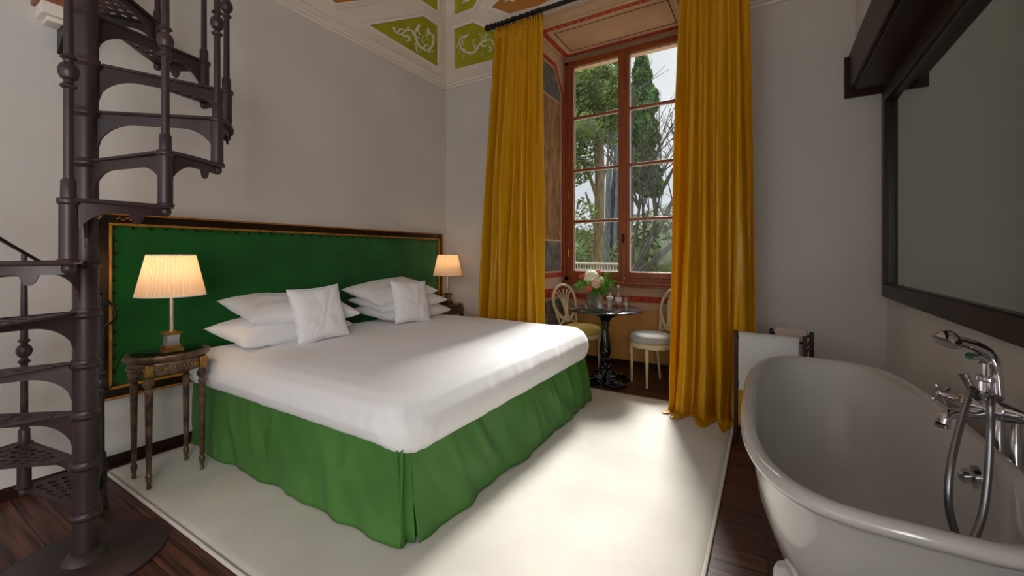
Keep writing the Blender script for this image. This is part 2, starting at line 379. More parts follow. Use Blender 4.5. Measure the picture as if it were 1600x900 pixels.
panel([(711.5, 22.5), (711.5, -50), (775, -50), (741, 11.5)], pW, nW, 'green_panel', 'green_panel')
panel([(769.5, 11), (786, -4), (850, -28), (872, -6), (844, 8), (797, 21)], pW, nW, 'orange_panel', 'orange_panel')
def scroll(pl, n, segs):
    g = G()
    for pts, r in segs:
        Q = [onplane(x, y, pl, n)+n*.012 for x, y in pts]
        # smooth
        S = []
        for i in range(len(Q)-1):
            a = Q[max(i-1, 0)]; b = Q[i]; c = Q[i+1]; d = Q[min(i+2, len(Q)-1)]
            for k in range(5):
                t_ = k/5; S.append(.5*((2*b)+(c-a)*t_+(2*a-5*b+4*c-d)*t_*t_+(3*b-a-3*c+d)*t_**3))
        S.append(Q[-1]); m_ = len(S)
        if m_ > 30:
            for i in range(6, m_-4, 5):
                t_ = (S[i+1]-S[i-1]).normalized(); b_ = n.cross(t_)*(1 if (i//5) % 2 else -1)
                L_ = .055+.03*sin(i*2.3)
                g.tube([S[i], S[i]+b_*L_*.5+t_*L_*.15, S[i]+b_*L_*.75+t_*L_*.55, S[i]+b_*L_*.55+t_*L_*.9], [.007, .011, .008, .002], 6)
        g.tube(S, [.62*r*(.3+.7*sin(PI*min(1, (i+.8)/m_)))*(1+.25*sin(i*1.9)) for i in range(m_)], 7)
    g.build('painted_scrollwork', 'relief', ceil)
segL = [([(612, 42), (618, 50), (626, 53), (634, 47), (643, 48), (648, 56), (651, 66), (658, 75), (668, 78), (675, 70), (676, 60), (671, 50), (665, 50)], .022),
        ([(613, 42), (616, 45), (614, 48)], .018), ([(630, 58), (633, 56), (638, 58), (638, 63), (633, 63)], .022),
        ([(647, 56), (650, 44), (654, 39), (652, 48), (657, 55)], .018), ([(660, 55), (659, 64), (664, 70)], .010), ([(664, 55), (666, 62)], .010),
        ([(671, 46), (667, 45), (670, 50), (674, 53)], .016), ([(649, 65), (648, 71), (646, 66)], .008), ([(668, 78), (672, 88)], .006), ([(657, 76), (655, 82)], .006), ([(640, 39), (638, 37)], .008)]
segW = [([(728, 56), (721, 58), (719, 66), (722, 76), (732, 82), (743, 80), (750, 70), (757, 64), (768, 62), (775, 66)], .022),
        ([(732, 54), (728, 57), (724, 60)], .020), ([(733, 54), (732, 48)], .010), ([(748, 51), (754, 57), (754, 65)], .009), ([(743, 60), (740, 67), (743, 74)], .012),
        ([(764, 73), (768, 74), (768, 79), (763, 78)], .022), ([(725, 82), (724, 92)], .006), ([(753, 80), (755, 88)], .006), ([(719, 76), (717, 84)], .006)]
scroll(pL, nL, segL); scroll(pW, nW, segW)
scroll(pW, nW, [([(722, 6), (726, 2), (733, 0), (738, -6)], .02), ([(790, 2), (796, -2), (803, 1), (809, -5)], .02)])
# cornice trims (profile swept)
def cornice(A, B, nrm, name, label):
    prof = [(0, 3.362), (.020, 3.362), (.020, 3.378), (.008, 3.382), (.008, 3.388), (.034, 3.396), (.036, 3.408), (.018, 3.414), (.018, 3.420), (.050, 3.434), (.062, 3.438), (.062, 3.450), (.040, 3.454), (.040, 3.466), (0, 3.466)]
    A = Vector(A); B = Vector(B); n = Vector(nrm); g = G()
    P = [A+n*d+Vector((0, 0, z)) for d, z in prof]; Q = [B+n*d+Vector((0, 0, z)) for d, z in prof]; k = len(P)
    g.add(P+Q, [tuple(range(k)), tuple(range(2*k-1, k-1, -1))]+[(i, k+i, k+(i+1) % k, (i+1) % k) for i in range(k)])
    return struct(g.build(name, 'cream_lo', smooth=False), label, 'trim')
cornice((XL, YR, 0), (XL, YB, 0), (1, 0, 0), 'trim_1', 'cream moulded cornice above the headboard wall')
cornice((XL, YB, 0), (NX0, YB, 0), (0, -1, 0), 'trim_2', 'short cream cornice between the corner and window recess')
cornice((NX1, YB, 0), (.565, YB, 0), (0, -1, 0), 'trim_3', 'cream cornice right of the window recess')
# ================================================================ WINDOW
win = thing('window_1', 'tall reddish wooden casement window with eight panes', 'window', ((NX0+NX1)/2, NY, .98), kind='structure')
zr = [1.10, 1.71, 2.34, 2.99, 3.62]
GX = [(-2.06, -1.496), (-1.368, -.804)]
g = G()
yf0, yf1 = NY-.10, NY-.01
g.box((-2.185, yf0, .98), (-2.13, yf1, 3.705)); g.box((-.735, yf0, .98), (-.665, yf1, 3.705)); g.box((-2.185, yf0, 3.665), (-.665, yf1, 3.706)); g.box((-2.185, yf0, .98), (-.665, yf1, 1.03))
g.build('window_frame', 'redwood', win, bevel=.004)
g = G(); g.box((-2.24+.055, NY-.17, .955), (-.665, NY-.01, .985)); g.box((-2.185, NY-.15, .925), (-.665, NY-.01, .955)); g.build('window_sill', 'redwood', win, bevel=.006)
for si, (a, b) in enumerate(GX):
    L_, R_ = (-2.13, -1.44) if si == 0 else (-1.425, -.735)
    g = G(); y0, y1 = NY-.115, NY-.055
    g.box((L_, y0, 1.03), (a, y1, 3.665)); g.box((b, y0, 1.03), (R_, y1, 3.665)); g.box((a, y0, 1.03), (b, y1, zr[0])); g.box((a, y0, zr[4]), (b, y1, 3.665))
    s_ = g.build('sash', 'redwood', win, bevel=.005)
    g = G()
    for z in zr[1:4]: g.box((a, y0+.012, z-.014), (b, y1-.008, z+.014))
    g.build('glazing_bar', 'redwood', s_, bevel=.004)
    g = G()
    for k in range(4):
        z0, z1 = zr[k]+(.014 if k else 0), zr[k+1]-(.014 if k < 3 else 0)
        yb = y1-.012
        for q in ((a, z0, a+.006, z1), (b-.006, z0, b, z1), (a, z0, b, z0+.006), (a, z1-.006, b, z1)): g.box((q[0], yb-.006, q[1]), (q[2], yb+.006, q[3]))
    g.build('putty_line', 'label', s_, smooth=False)
    G().box((a, y1-.014, zr[0]), (b, y1-.010, zr[4])).build('pane', 'pane', s_, smooth=False)
G().box((-1.462, NY-.128, 1.04), (-1.402, NY-.108, 3.66)).build('meeting_strip', 'redwood', win, bevel=.006)
g = G(); g.tube([(-1.432, NY-.13, 1.50), (-1.432, NY-.16, 1.50), (-1.432, NY-.165, 1.44)], .007, 8); g.lathe([(.012, 0), (.014, .05), (.012, .1)], (-1.432, NY-.135, 1.44), 10); g.build('window_handle', 'black_iron', win)
g = G()
for z in (1.28, 2.0, 3.35): g.tube([(-2.118, NY-.122, z), (-2.118, NY-.122, z+.09)], .007, 8)
g.build('hinge', 'aged', win)
# ================================================================ MIRROR
mir = thing('wall_mirror', 'large wall mirror in a wide dark wooden frame above the bathtub', 'mirror', (XR-.002, 2.4, 1.0))
y0, y1, z0, z1, w = 1.2, 3.97, 1.0, 2.47, .092
g = G(); xa, xb = XR-.048, XR-.002
for (a, b, c_, d) in ((y0, z0, y1, z0+w), (y0, z1-w, y1, z1), (y0, z0+w, y0+w, z1-w), (y1-w, z0+w, y1, z1-w)): g.box((xa, a, b), (xb, c_, d))
g.build('frame', 'darkwood', mir, bevel=.004)
g = G()
for (a, b, c_, d) in ((y0+w, z0+w, y1-w, z0+w+.008), (y0+w, z1-w-.008, y1-w, z1-w), (y1-w-.008, z0+w, y1-w, z1-w)): g.box((xa+.02, a, b), (xb, c_, d))
g.build('inner_bead', 'hbframe', mir, smooth=False)
G().box((XR-.012, y0+w-.01, z0+w-.01), (XR-.006, y1-w+.01, z1-w+.01)).build('mirror_glass', 'mirror', mir, smooth=False)
# ================================================================ RUG
rug = thing('rug', 'large white wool rug under the bed', 'rug', (-1.8, 2.3, 0))
RX0, RX1, RY0, RY1 = -3.38, -.222, .884, 3.90
def rugf(u, v):
    x = RX0+(RX1-RX0)*u; y = RY0+(RY1-RY0)*v
    e = min(u*(RX1-RX0), (1-u)*(RX1-RX0), v*3, (1-v)*3)
    return (x+.006*nz(y*2, 3)*(1 if u in (0, 1) else 0), y+.006*nz(x*2, 9)*(1 if v in (0, 1) else 0), .013+.0012*nz(x*3, y*3)-(.006 if e < .005 else 0))
g = G(); g.grid(rugf, 60, 60); o = g.build('pile', 'rug', rug); md = o.modifiers.new('s', 'SOLIDIFY'); md.thickness = .012; md.offset = -1
g = G(); g.tube([(RX1, RY0, .009), (RX1, RY1, .009)], .009, 8); g.tube([(RX0, RY0, .009), (RX1, RY0, .009)], .009, 8); g.build('binding', 'rugedge', rug)
# ================================================================ HEADBOARD
hb = thing('headboard', 'wide green velvet headboard in black and gilt frame on the wall', 'headboard', (XL+.03, 2.4, .424))
HY0, HY1, HZ0, HZ1 = .848, 3.965, .420, 1.555
x0 = XL+.001
def frame_x(g, y0, y1, z0, z1, w, xa, xb):
    for (a, b, c_, d) in ((y0, z0, y1, z0+w), (y0, z1-w, y1, z1), (y0, z0+w, y0+w, z1-w), (y1-w, z0+w, y1, z1-w)): g.box((xa, a, b), (xb, c_, d))
g = G(); frame_x(g, HY0, HY1, HZ0, HZ1, .012, x0, x0+.05); g.build('outer_gilt_edge', 'gold', hb, bevel=.003)
g = G(); frame_x(g, HY0+.012, HY1-.012, HZ0+.012, HZ1-.012, .052, x0, x0+.046); g.build('frame', 'hbframe', hb, bevel=.006)
g = G(); frame_x(g, HY0+.06, HY1-.06, HZ0+.06, HZ1-.06, .016, x0, x0+.056); g.build('inner_gilt_bead', 'gold', hb, bevel=.005)
def hbf(u, v):
    y = HY0+.072+(HY1-HY0-.144)*u; z = HZ0+.072+(HZ1-HZ0-.144)*v
    e = min(y-HY0-.072, HY1-.072-y, z-HZ0-.072, HZ1-.072-z)
    return (x0+.030+.012*sm(0, .12, e)+.0015*nz(y*5, z*5), y, z)
G().grid(hbf, 80, 40).build('velvet_panel', 'velvet', hb)
g = G(); st = []
n = 34
for i in range(n+1):
    y = HY0+.09+(HY1-HY0-.18)*i/n; st += [(y, HZ0+.09), (y, HZ1-.09)]
for i in range(1, 12):
    z = HZ0+.09+(HZ1-HZ0-.18)*i/12; st += [(HY0+.09, z), (HY1-.09, z)]
for y, z in st: g.sphere((x0+.037, y, z), .0095, 8, 6, (.7, 1, 1))
g.build('upholstery_nails', 'hbframe', hb, kind='stuff')
# carved gilt ornaments on the frame
for (yy) in (HY0+.14, HY1-.14):
    g = G()
    for k in range(9): g.sphere((x0+.047, yy-.04+k*.01, HZ1-.035+.008*sin(k*1.7)), .005, 6, 4)
    g.build('gilt_ornament', 'gold', hb)
# ================================================================ BED
BX0, BX1, BY0, BY1 = -3.385, -1.36, 1.30, 3.52
bed = thing('bed', 'wide double bed with a green satin valance skirt', 'bed', ((BX0+BX1)/2, (BY0+BY1)/2, .014))
G().box((BX0+.03, BY0+.06, .10), (BX1-.08, BY1-.06, .40)).build('bed_base', 'hbframe', bed, bevel=.01)
for x in (BX0+.12, BX1-.18):
    for y in (BY0+.15, (BY0+BY1)/2, BY1-.15): G().lathe([(.03, .014), (.035, .05), (.035, .11)], (x, y, 0), 12).build('bed_foot', 'hbframe', bed)
G().box((BX0+.03, BY0+.05, .40), (BX1-.06, BY1-.05, .60)).build('mattress', 'sheet', bed, bevel=.05)
def skirt_panel(A, B, nrm, n, seed, name, fold=.014, z1=.475, flare=.05, cur0=0, cur1=0):
    A = Vector(A); B = Vector(B); L_ = (B-A).length; d = (B-A)/L_; nn = Vector(nrm)
    def fn(u, v):      # v 0 top 1 bottom
        s_ = u*L_; amp = fold*(.25+v*.9)
        w = (nz(s_*3.3+seed, v*.9, seed)*1.5+.9*nz(s_*9+seed*2-v*2, v*1.2)+.12*nz(s_*22-v*4, v*2, seed)+.35*sin(s_*9+seed+2.2*v))*amp
        for (s0, sl, wd, am) in ((.25, .5, .035, .013), (.45, .9, .045, .015), (.72, .5, .04, .011), (1.0, -.2, .03, .008), (1.35, 1.1, .06, .013), (1.7, -.8, .05, .014)):
            w += am*exp(-((s_-s0-sl*v*.25)/wd)**2)*sin(PI*min(1, v*1.05))
        diag = .012*nz((s_-.35*v)*6, seed, v*2)*v
        off = flare*v**1.3+w+diag
        p = A+d*s_+nn*off
        z = z1*(1-v)+.018*v+.006*nz(s_*3, seed)*v
        edge = cur0*exp(-((u*L_)/.05)**2)+cur1*exp(-(((1-u)*L_)/.05)**2)
        p = p-nn*edge*v
        return (p.x, p.y, z)
    g = G(); g.grid(fn, n, 22); return g.build(name, 'skirt', bed, solid=.003, ang=0)
skirt_panel((BX0+.02, BY0+.035, 0), (BX1-.01, BY0+.035, 0), (0, -1, 0), 180, 3.1, 'bed_skirt', .016, flare=.035)
skirt_panel((BX1-.03, BY0+.085, 0), (BX1-.03, 2.55, 0), (1, 0, 0), 110, 8.7, 'bed_skirt', .020, flare=.075)
skirt_panel((BX1-.03, 2.56, 0), (BX1-.03, BY1+.02, 0), (1, 0, 0), 100, 14.2, 'bed_skirt', .022, flare=.07)
skirt_panel((BX0+.02, BY1-.035, 0), (BX1-.02, BY1-.035, 0), (0, 1, 0), 60, 5.5, 'bed_skirt', .014, flare=.02)
# inner pleat inserts at corner and at the split
for path in ([(BX1-.07, BY0+.03), (BX1-.035, BY0+.02), (BX1-.05, BY0+.06), (BX1-.015, BY0+.075), (BX1-.05, BY0+.11), (BX1-.04, BY0+.15)], [(BX1-.04, 2.46), (BX1-.055, 2.52), (BX1-.02, 2.555), (BX1-.055, 2.60), (BX1-.04, 2.66)]):
    def fi(u, v, path=path):
        k = u*(len(path)-1); i = min(int(k), len(path)-2); f_ = k-i
        x = path[i][0]*(1-f_)+path[i+1][0]*f_; y = path[i][1]*(1-f_)+path[i+1][1]*f_
        return (x+.035*v, y, .46*(1-v)+.02*v)
    G().grid(fi, 40, 10).build('pleat_insert', 'skirt', bed, solid=.003)
# duvet
DX0, DX1, DY0, DY1 = -3.37, -1.325, 1.265, 3.555
def duvet(u, v):
    # u around (angle-like along rounded rect), v 0 (hem) -> 1 (centre)
    prof = [(0, .030, .43), (.10, .012, .46), (.25, 0, .52), (.38, .008, .57), (.50, .035, .625), (.60, .085, .660), (.70, .17, .676), (.85, .45, .685), (1.0, 1.0, .69)]
    for i in range(len(prof)-1):
        if prof[i][0] <= v <= prof[i+1][0]: break
    f_ = (v-prof[i][0])/(prof[i+1][0]-prof[i][0]); ins = prof[i][1]*(1-f_)+prof[i+1][1]*f_; z = prof[i][2]*(1-f_)+prof[i+1][2]*f_
    hx, hy = (DX1-DX0)/2, (DY1-DY0)/2; cx_, cy_ = (DX0+DX1)/2, (DY0+DY1)/2
    r = .185
    # perimeter param
    per = [(hx, -hy+r, hx, hy-r), None]
    Lx, Ly, Lc = 2*(hx-r), 2*(hy-r), PI*r/2; tot = 2*(Lx+Ly+2*Lc); s_ = (u % 1)*tot
    if s_ < Ly: x, y, nx, ny = hx, -hy+r+s_, 1, 0
    elif s_ < Ly+Lc: a = (s_-Ly)/r; x, y, nx, ny = hx-r+r*cos(a), hy-r+r*sin(a), cos(a), sin(a)
    elif s_ < Ly+Lc+Lx: q = s_-Ly-Lc; x, y, nx, ny = hx-r-q, hy, 0, 1
    elif s_ < Ly+2*Lc+Lx: a = (s_-Ly-Lc-Lx)/r; x, y, nx, ny = -hx+r-r*sin(a), hy-r+r*cos(a), -sin(a), cos(a)
    elif s_ < 2*Ly+2*Lc+Lx: q = s_-Ly-2*Lc-Lx; x, y, nx, ny = -hx, hy-r-q, -1, 0
    elif s_ < 2*Ly+3*Lc+Lx: a = (s_-2*Ly-2*Lc-Lx)/r; x, y, nx, ny = -hx+r-r*cos(a), -hy+r-r*sin(a), -cos(a), -sin(a)
    elif s_ < 2*Ly+3*Lc+2*Lx: q = s_-2*Ly-3*Lc-Lx; x, y, nx, ny = -hx+r+q, -hy, 0, -1
    else: a = (s_-2*Ly-3*Lc-2*Lx)/r; x, y, nx, ny = hx-r+r*sin(a), -hy+r-r*cos(a), sin(a), -cos(a)
    k = ins if ins < .99 else 1
    m_ = min(hx, hy)
    # inset: shrink toward centre by distance `ins*m`
    if v < .7: x2, y2 = x-nx*ins, y-ny*ins
    else:
        q = (ins-.17)/.83; x1, y1 = x-nx*.17, y-ny*.17; x2, y2 = x1*(1-q), y1*(1-q)
    X, Y = cx_+x2, cy_+y2
    # hem heights: deeper at foot, wrinkles
    hem = sm(.5, 0, v)
    z += hem*(.028-.048*sm(0, 1, max(0, nx)))*(1 if ny < .5 else .6)
    wr_ = .006*nz(X*2.2, Y*2.2, 1)+.010*nz(X*.9, Y*.9, 5)
    side = sm(.62, .3, v)
    fold = nz((X*ny-Y*nx)*9+z*1.2, z*1.5, 3)*.007*side + nz((X*ny-Y*nx)*22, z*2)*.003*side
    corner = exp(-((X-DX1)**2+(Y-DY0)**2)/.05)
    tt = math.atan2(Y-DY0-.16, X-DX1+.16)
    cr = corner*.007*sin(tt*9+z*14)*sm(.75, .3, v)*sm(.0, .3, v)
    headfold = sm(-2.95, -3.3, X)*side*.010*sin(X*70+z*8)
    bul = .018*sin(PI*min(1, v/.6))*(1 if v < .6 else 0)
    X += nx*(fold+cr+bul+headfold*0); Y += ny*(fold+cr+bul)+(headfold if abs(ny) > .5 else 0)
    z += wr_*sm(.4, .8, v)
    if v < .3 : z += .006*nz((X+Y)*5, 2)
    return (X, Y, z)
g = G(); g.grid(duvet, 420, 46, closeu=True)
tag(g.build('duvet', 'sheet', None, solid=.006, ang=0), 'white cotton duvet spread smooth over the bed', 'duvet')
# pillows
def pillow_mesh(w, d, h, seed=0, piping=False, wr=.010):
    def fn(sgn):
        def f(u, v):
            a = u*2-1; b = v*2-1
            pin = 1-.085*(1-a*a)*abs(b)**5; pin2 = 1-.085*(1-b*b)*abs(a)**5
            x = a*w/2*pin2; y = b*d/2*pin
            e = (max(0, 1-abs(a)**4)*max(0, 1-abs(b)**4))**.5*(.78+.22*(1-a*a)*(1-b*b))
            zz = sgn*h/2*e
            zz += e*wr*(nz(a*3+seed, b*3, sgn)-.9*abs(nz(a*2+b*4+seed, b*1.5-a, sgn))-.8*abs(nz((a+b)*3+seed, (a-b)*1.2, 3))+.5)
            x += .006*nz(b*4, seed)*abs(a)**6; y += .006*nz(a*4, seed+3)*abs(b)**6
            return (x, y, zz)
        return f
    g = G(); g.grid(fn(1), 48, 48); g.grid(lambda u, v: fn(-1)(1-u, v), 48, 48)
    return g
def weld(o):
    md = o.modifiers.new('w', 'WELD'); md.merge_threshold = .0006
    return o
def pillow(name, label, cat, w, d, h, loc, rot, seed, group, m='sheet', pipe=False):
    g = pillow_mesh(w, d, h, seed, wr=.006 if pipe else .010)
    if pipe:
        pts = []
        for k in range(80):
            t_ = k/20; s_ = int(t_); q = (t_-s_)*2-1
            a, b = [(q, -1), (1, q), (-q, 1), (-1, -q)][s_]
            pts.append((a*w/2*(1-.07*(1-b*b)*abs(a)**3)*1.005, b*d/2*(1-.07*(1-a*a)*abs(b)**3)*1.005, 0))
    o = weld(g.build(name, m, None, ang=0)); o.location = loc; o.rotation_euler = rot
    if pipe:
        p = G().tube(pts, .0035, 6, closed=True).build('piping', m, o, local=True)
    return tag(o, label, cat, group)
PG = 'bed pillows stacked against the headboard'
zp = .695
def plane_rot(tiltx, tilty, rz): return (radians(tiltx), radians(tilty), radians(rz))
pillow('pillow', 'white pillow lying lowest in the stack nearest the large lamp', 'pillow', .50, .84, .17, (-3.07, 1.79, zp+.075), plane_rot(2, 8, 2), 1.3, PG)
pillow('pillow', 'white pillow lying on top of the stack nearest the large lamp', 'pillow', .50, .84, .18, (-3.06, 1.86, zp+.205), plane_rot(-3, 12, -3), 4.7, PG)
pillow('pillow', 'white pillow lowest in the stack nearest the small lamp', 'pillow', .50, .86, .15, (-3.06, 3.00, zp+.065), plane_rot(-1, 6, 1), 8.1, PG)
pillow('pillow', 'white pillow in the middle of the stack nearest the small lamp', 'pillow', .50, .84, .14, (-3.06, 2.94, zp+.165), plane_rot(2, 8, -2), 11.9, PG)
pillow('pillow', 'white pillow topmost of the stack nearest the small lamp', 'pillow', .48, .80, .15, (-3.08, 2.86, zp+.265), plane_rot(5, 14, 3), 15.2, PG)
CG = 'small square white cushions'
def cushion(label, c, ry, rz, roll, seed, s_=.40):
    R_ = Matrix.Rotation(radians(rz), 4, 'Z') @ Matrix.Rotation(radians(ry), 4, 'Y') @ Matrix.Rotation(radians(roll), 4, 'Z')
    pillow('cushion', label, 'cushion', s_, s_, .13, c, R_.to_euler(), seed, CG, pipe=True)
cushion('square white piped cushion leaning on the pillows nearest the large lamp', (-2.76, 1.87, zp+.185), 72, -3, 3, 21, .39)
cushion('square white piped cushion leaning on the pillows nearest the small lamp', (-2.78, 2.80, zp+.18), 74, -8, -3, 27, .38)
# ================================================================ SPIRAL STAIRCASE
SC = Vector((-2.469, .586, 0)); SR = .498; RISE = .2117; TH = lambda n: radians(-18+30.3*(n-7))
stair = thing('spiral_staircase', 'dark brown cast iron spiral staircase with pierced treads', 'staircase', (SC.x, SC.y, 0))
def pol(r, th, z): return Vector((SC.x+r*cos(th), SC.y+r*sin(th), z))
g = G(); prof = [(.041, .01)]
NT = 14
for n in range(0, 19):
    z = n*RISE+.0
    if n == 0: continue
    prof += [(.041, z-.028), (.046, z-.022), (.052, z-.014), (.052, z-.006), (.047, z), (.046, z+.012), (.041, z+.014)]
prof.append((.041, 4.2))
g.lathe(prof, (SC.x, SC.y, 0), 32); g.build('central_column', 'iron', stair)
G().lathe([(.27, .001), (.27, .010), (.262, .014), (.10, .016), (.075, .022), (.055, .05), (.043, .055)], (SC.x, SC.y, 0), 64).build('base_plate', 'iron', stair)
def arch_web(fn_top, L_, d0, d1, zt, thick_dir, pts_fn, g, thick=.010, mid=.04, a0=.28, a1=.72, pend=None):
    n = 28; top = []; bot = []
    for i in range(n+1):
        s_ = i/n
        if s_ < a0: q = 1-s_/a0; d = mid+(d0-mid)*(1-sqrt(max(0, 1-q*q)))
        elif s_ > a1: q = (s_-a1)/(1-a1); d = mid+(d1-mid)*(1-sqrt(max(0, 1-q*q)))
        else: d = mid
        if pend and abs(s_-pend) < .075: d += .035*sqrt(max(0, 1-((s_-pend)/.075)**2))
        top.append(pts_fn(s_, zt)); bot.append(pts_fn(s_, zt-d))
    for i in range(n):
        t0, t1, b1, b0 = top[i], top[i+1], bot[i+1], bot[i]
        o = thick_dir(i/n)*thick
        g.prism([b0, b1, t1, t0], o)
def step(n):
    g = G(); a, b = TH(n), TH(n+1); z = n*RISE
    # leading web from column to boss
    e = Vector((-sin(a), cos(a), 0))
    arch_web(None, 1, .17, .19, z-.006, lambda s_: e, lambda s_, zz: pol(.035+(SR-.035)*s_, a, zz), g, .009, .040, .30, .68)
    # outer fascia with pendant
    arch_web(None, 1, .185, .03, z-.006, lambda s_: Vector((-cos(a+(b-a)*s_), -sin(a+(b-a)*s_), 0)), lambda s_, zz: pol(SR+.004, a+(b-a)*s_, zz), g, .009, .030, .42, .95, pend=.66)
    tr = g.build('tread', 'iron', stair, ang=30)
    # pierced plate
    g = G(); NR, NA = 7, 5; r0, r1 = .05, SR+.018; a_, b_ = a-radians(1.5), b+radians(1.5)
    rr = [r0+.05+(r1-.035-r0-.05)*i/NR for i in range(NR+1)]; aa = lambda k: a_+radians(3)+(b_-a_-radians(6))*k/NA
    def cell(ra, rb, ta, tb, hole, rotd):
        P = [(ra, ta), ((ra+rb)/2, ta), (rb, ta), (rb, (ta+tb)/2), (rb, tb), ((ra+rb)/2, tb), (ra, tb), (ra, (ta+tb)/2)]
        if not hole: g.add([pol(r, t_, z) for r, t_ in P], [tuple(range(8))]); return
        rm, tm = (ra+rb)/2, (ta+tb)/2; hr, ht = (rb-ra)/2, (tb-ta)/2; Q = []
        for k, (r, t_) in enumerate(P):
            x, y = (r-rm)/hr, (t_-tm)/ht; l = sqrt(x*x+y*y); x, y = x/l, y/l
            dx, dy = x*.86, y*.62
            c_, s_ = cos(rotd), sin(rotd); Q.append((rm+hr*(dx*c_-dy*s_), tm+ht*(dx*s_+dy*c_)))
        vs = [pol(r, t_, z) for r, t_ in P]+[pol(r, t_, z) for r, t_ in Q]
        g.add(vs, [(k, (k+1) % 8, 8+(k+1) % 8, 8+k) for k in range(8)])
    for i in range(NR):
        for k in range(NA):
            narrow = i < 2 and k in (0, 4)
            cell(rr[i], rr[i+1], aa(k), aa(k+1), not (i < 1 or narrow), (.7 if (i+k) % 2 else -.7))
    # border
    g.grid(lambda u, v: pol(r0+.05*v-.004, a_+(b_-a_)*u, z), 6, 1)
    g.grid(lambda u, v: pol(rr[-1]+(r1-rr[-1])*v, a_+(b_-a_)*u, z), 12, 1)
    g.grid(lambda u, v: pol(rr[0]+(rr[-1]-rr[0])*u, a_+radians(3)*v, z), 8, 1)
    g.grid(lambda u, v: pol(rr[0]+(rr[-1]-rr[0])*u, b_-radians(3)*v, z), 8, 1)
    g.build('pierced_plate', 'iron', tr, solid=.008, smooth=False)
    # nosing rims
    g = G(); g.tube([pol(.05, a_, z+.001), pol(SR+.02, a_, z+.001)], .007, 8); g.tube([pol(SR+.02, a_+(b_-a_)*k/10, z+.001) for k in range(11)], .007, 8)
    g.build('nosing', 'iron', tr)
    # boss under the leading outer corner, resting on the step below
    c = pol(SR, a, 0)
    lo = z-RISE+.004
    g = G()
    pr = [(.028, lo+.002), (.029, lo+.008), (.024, lo+.012), (.0235, z-.016), (.029, z-.01), (.030, z+.002), (.028, z+.006), (.020, z+.008), (.0195, z+.064), (.017, z+.068), (.013, z+.070)]
    g.lathe(pr, (c.x, c.y, 0), 20)
    if n > 1: g.sphere((c.x, c.y, lo-.020), .019, 14, 8, (1, 1, 1.1))
    g.build('boss', 'iron', tr)
    g = G(); zz = z+.066; top = z+.88
    kz = z+.43
    g.lathe([(.0135, zz), (.0125, kz-.060), (.020, kz-.054), (.022, kz-.048), (.013, kz-.040), (.012, kz-.030), (.021, kz-.024), (.027, kz-.008), (.027, kz+.006), (.021, kz+.022), (.012, kz+.028), (.013, kz+.038), (.022, kz+.044), (.020, kz+.050), (.013, kz+.056), (.010, top)], (c.x, c.y, 0), 16)
    g.build('baluster', 'iron', stair)
for n in range(1, NT+1): step(n)
# handrail
pts = []
for i in range(0, 13*8+1):
    n = 1+i/8; a = TH(n); pts.append(pol(SR, a, n*RISE+.885))
c = pol(SR, TH(1), RISE+.885)
# scrolled lower end
vd = 2.235
vol = cr_spline([pts[0]]+[dp(x, y, vd-.004*k) for k, (x, y) in enumerate(((170, 472), (180, 483), (182, 492), (176, 502), (165, 510), (160, 518), (161, 526), (165, 529)))], 6)
g = G(); g.tube(pts, .015, 8, flat=.5, up=(0, 0, 1)); g.tube(vol, [.0085-.004*i/len(vol) for i in range(len(vol))], 8)
g.build('handrail', 'black_iron', stair)
# landing end at the top
ld = thing('landing_bracket', 'white plaster bracket with brown wood high on the wall left of the stair', 'bracket', (XL+.08, .7, 2.6), kind='structure')
G().box((XL, .60, 2.665), (XL+.17, .86, 2.80)).build('wood_edge', 'redwood', ld, bevel=.004)
G().box((XL, .615, 2.60), (XL+.14, .84, 2.665)).box((XL, .64, 2.575), (XL+.11, .82, 2.60)).build('plaster_moulding', 'cream_lo', ld, bevel=.004)
G().prism([(XL+.001, .70, 2.575), (XL+.15, .70, 2.575), (XL+.15, .70, 2.54), (XL+.001, .70, 2.44)], (0, .10, 0)).build('iron_strut', 'black_iron', ld, bevel=.003)
# ================================================================ NIGHTSTANDS
def nightstand(label):
    t_ = thing('nightstand', label, 'nightstand', (0, 0, .013))
    ax, ay, H = .160, .205, .722
    G().lathe([(.90, H-.038), (.97, H-.030), (1.0, H-.018), (1.0, H-.008), (.97, H-.002), (.93, H)], (0, 0, 0), 56, sx=ax, sy=ay).build('top', 'bronze', t_, local=True)
    G().lathe([(.86, H-.001), (.86, H+.004), (.845, H+.005)], (0, 0, 0), 56, sx=ax, sy=ay).build('glass_inset', 'blackglass', t_, local=True)
    G().lathe([(.88, H-.105), (.91, H-.100), (.88, H-.092), (.90, H-.080), (.885, H-.06), (.90, H-.05), (.88, H-.038)], (0, 0, 0), 56, sx=ax, sy=ay).build('apron', 'bronze', t_, local=True)
    g = G()
    for k in range(56):
        a = 2*PI*k/56; g.sphere((ax*.915*cos(a), ay*.915*sin(a), H-.07), .0055, 6, 4)
    g.build('beaded_trim', 'aged', t_, local=True, kind='stuff')
    for sx, sy in ((-1, -1), (1, -1), (1, 1), (-1, 1)):
        x, y = sx*ax*.66, sy*ay*.62
        f = .90
        g = G(); g.lathe([(.010, .004), (.013, .012), (.0085, .028), (.014, .05), (.0165, .075), (.010, .088), (.0125, .095), (.0185, H-.20), (.022, H-.185), (.015, H-.172), (.026, H-.150), (.028, H-.138), (.020, H-.124), (.014, H-.112), (.017, H-.105)], (x, y, 0), 18)
        g.sphere((x, y, .007), .0095, 10, 6)
        lg = g.build('leg', 'bronze', t_, local=True)
        G().box((x-.018, y-.018, H-.108), (x+.018, y+.018, H-.038)).build('corner_block', 'aged', lg, local=True, bevel=.003)
    return t_
ns = nightstand('oval bronzed side table with black glass top at the near side of the bed')
ns.location = (-3.005, 1.065, .013)
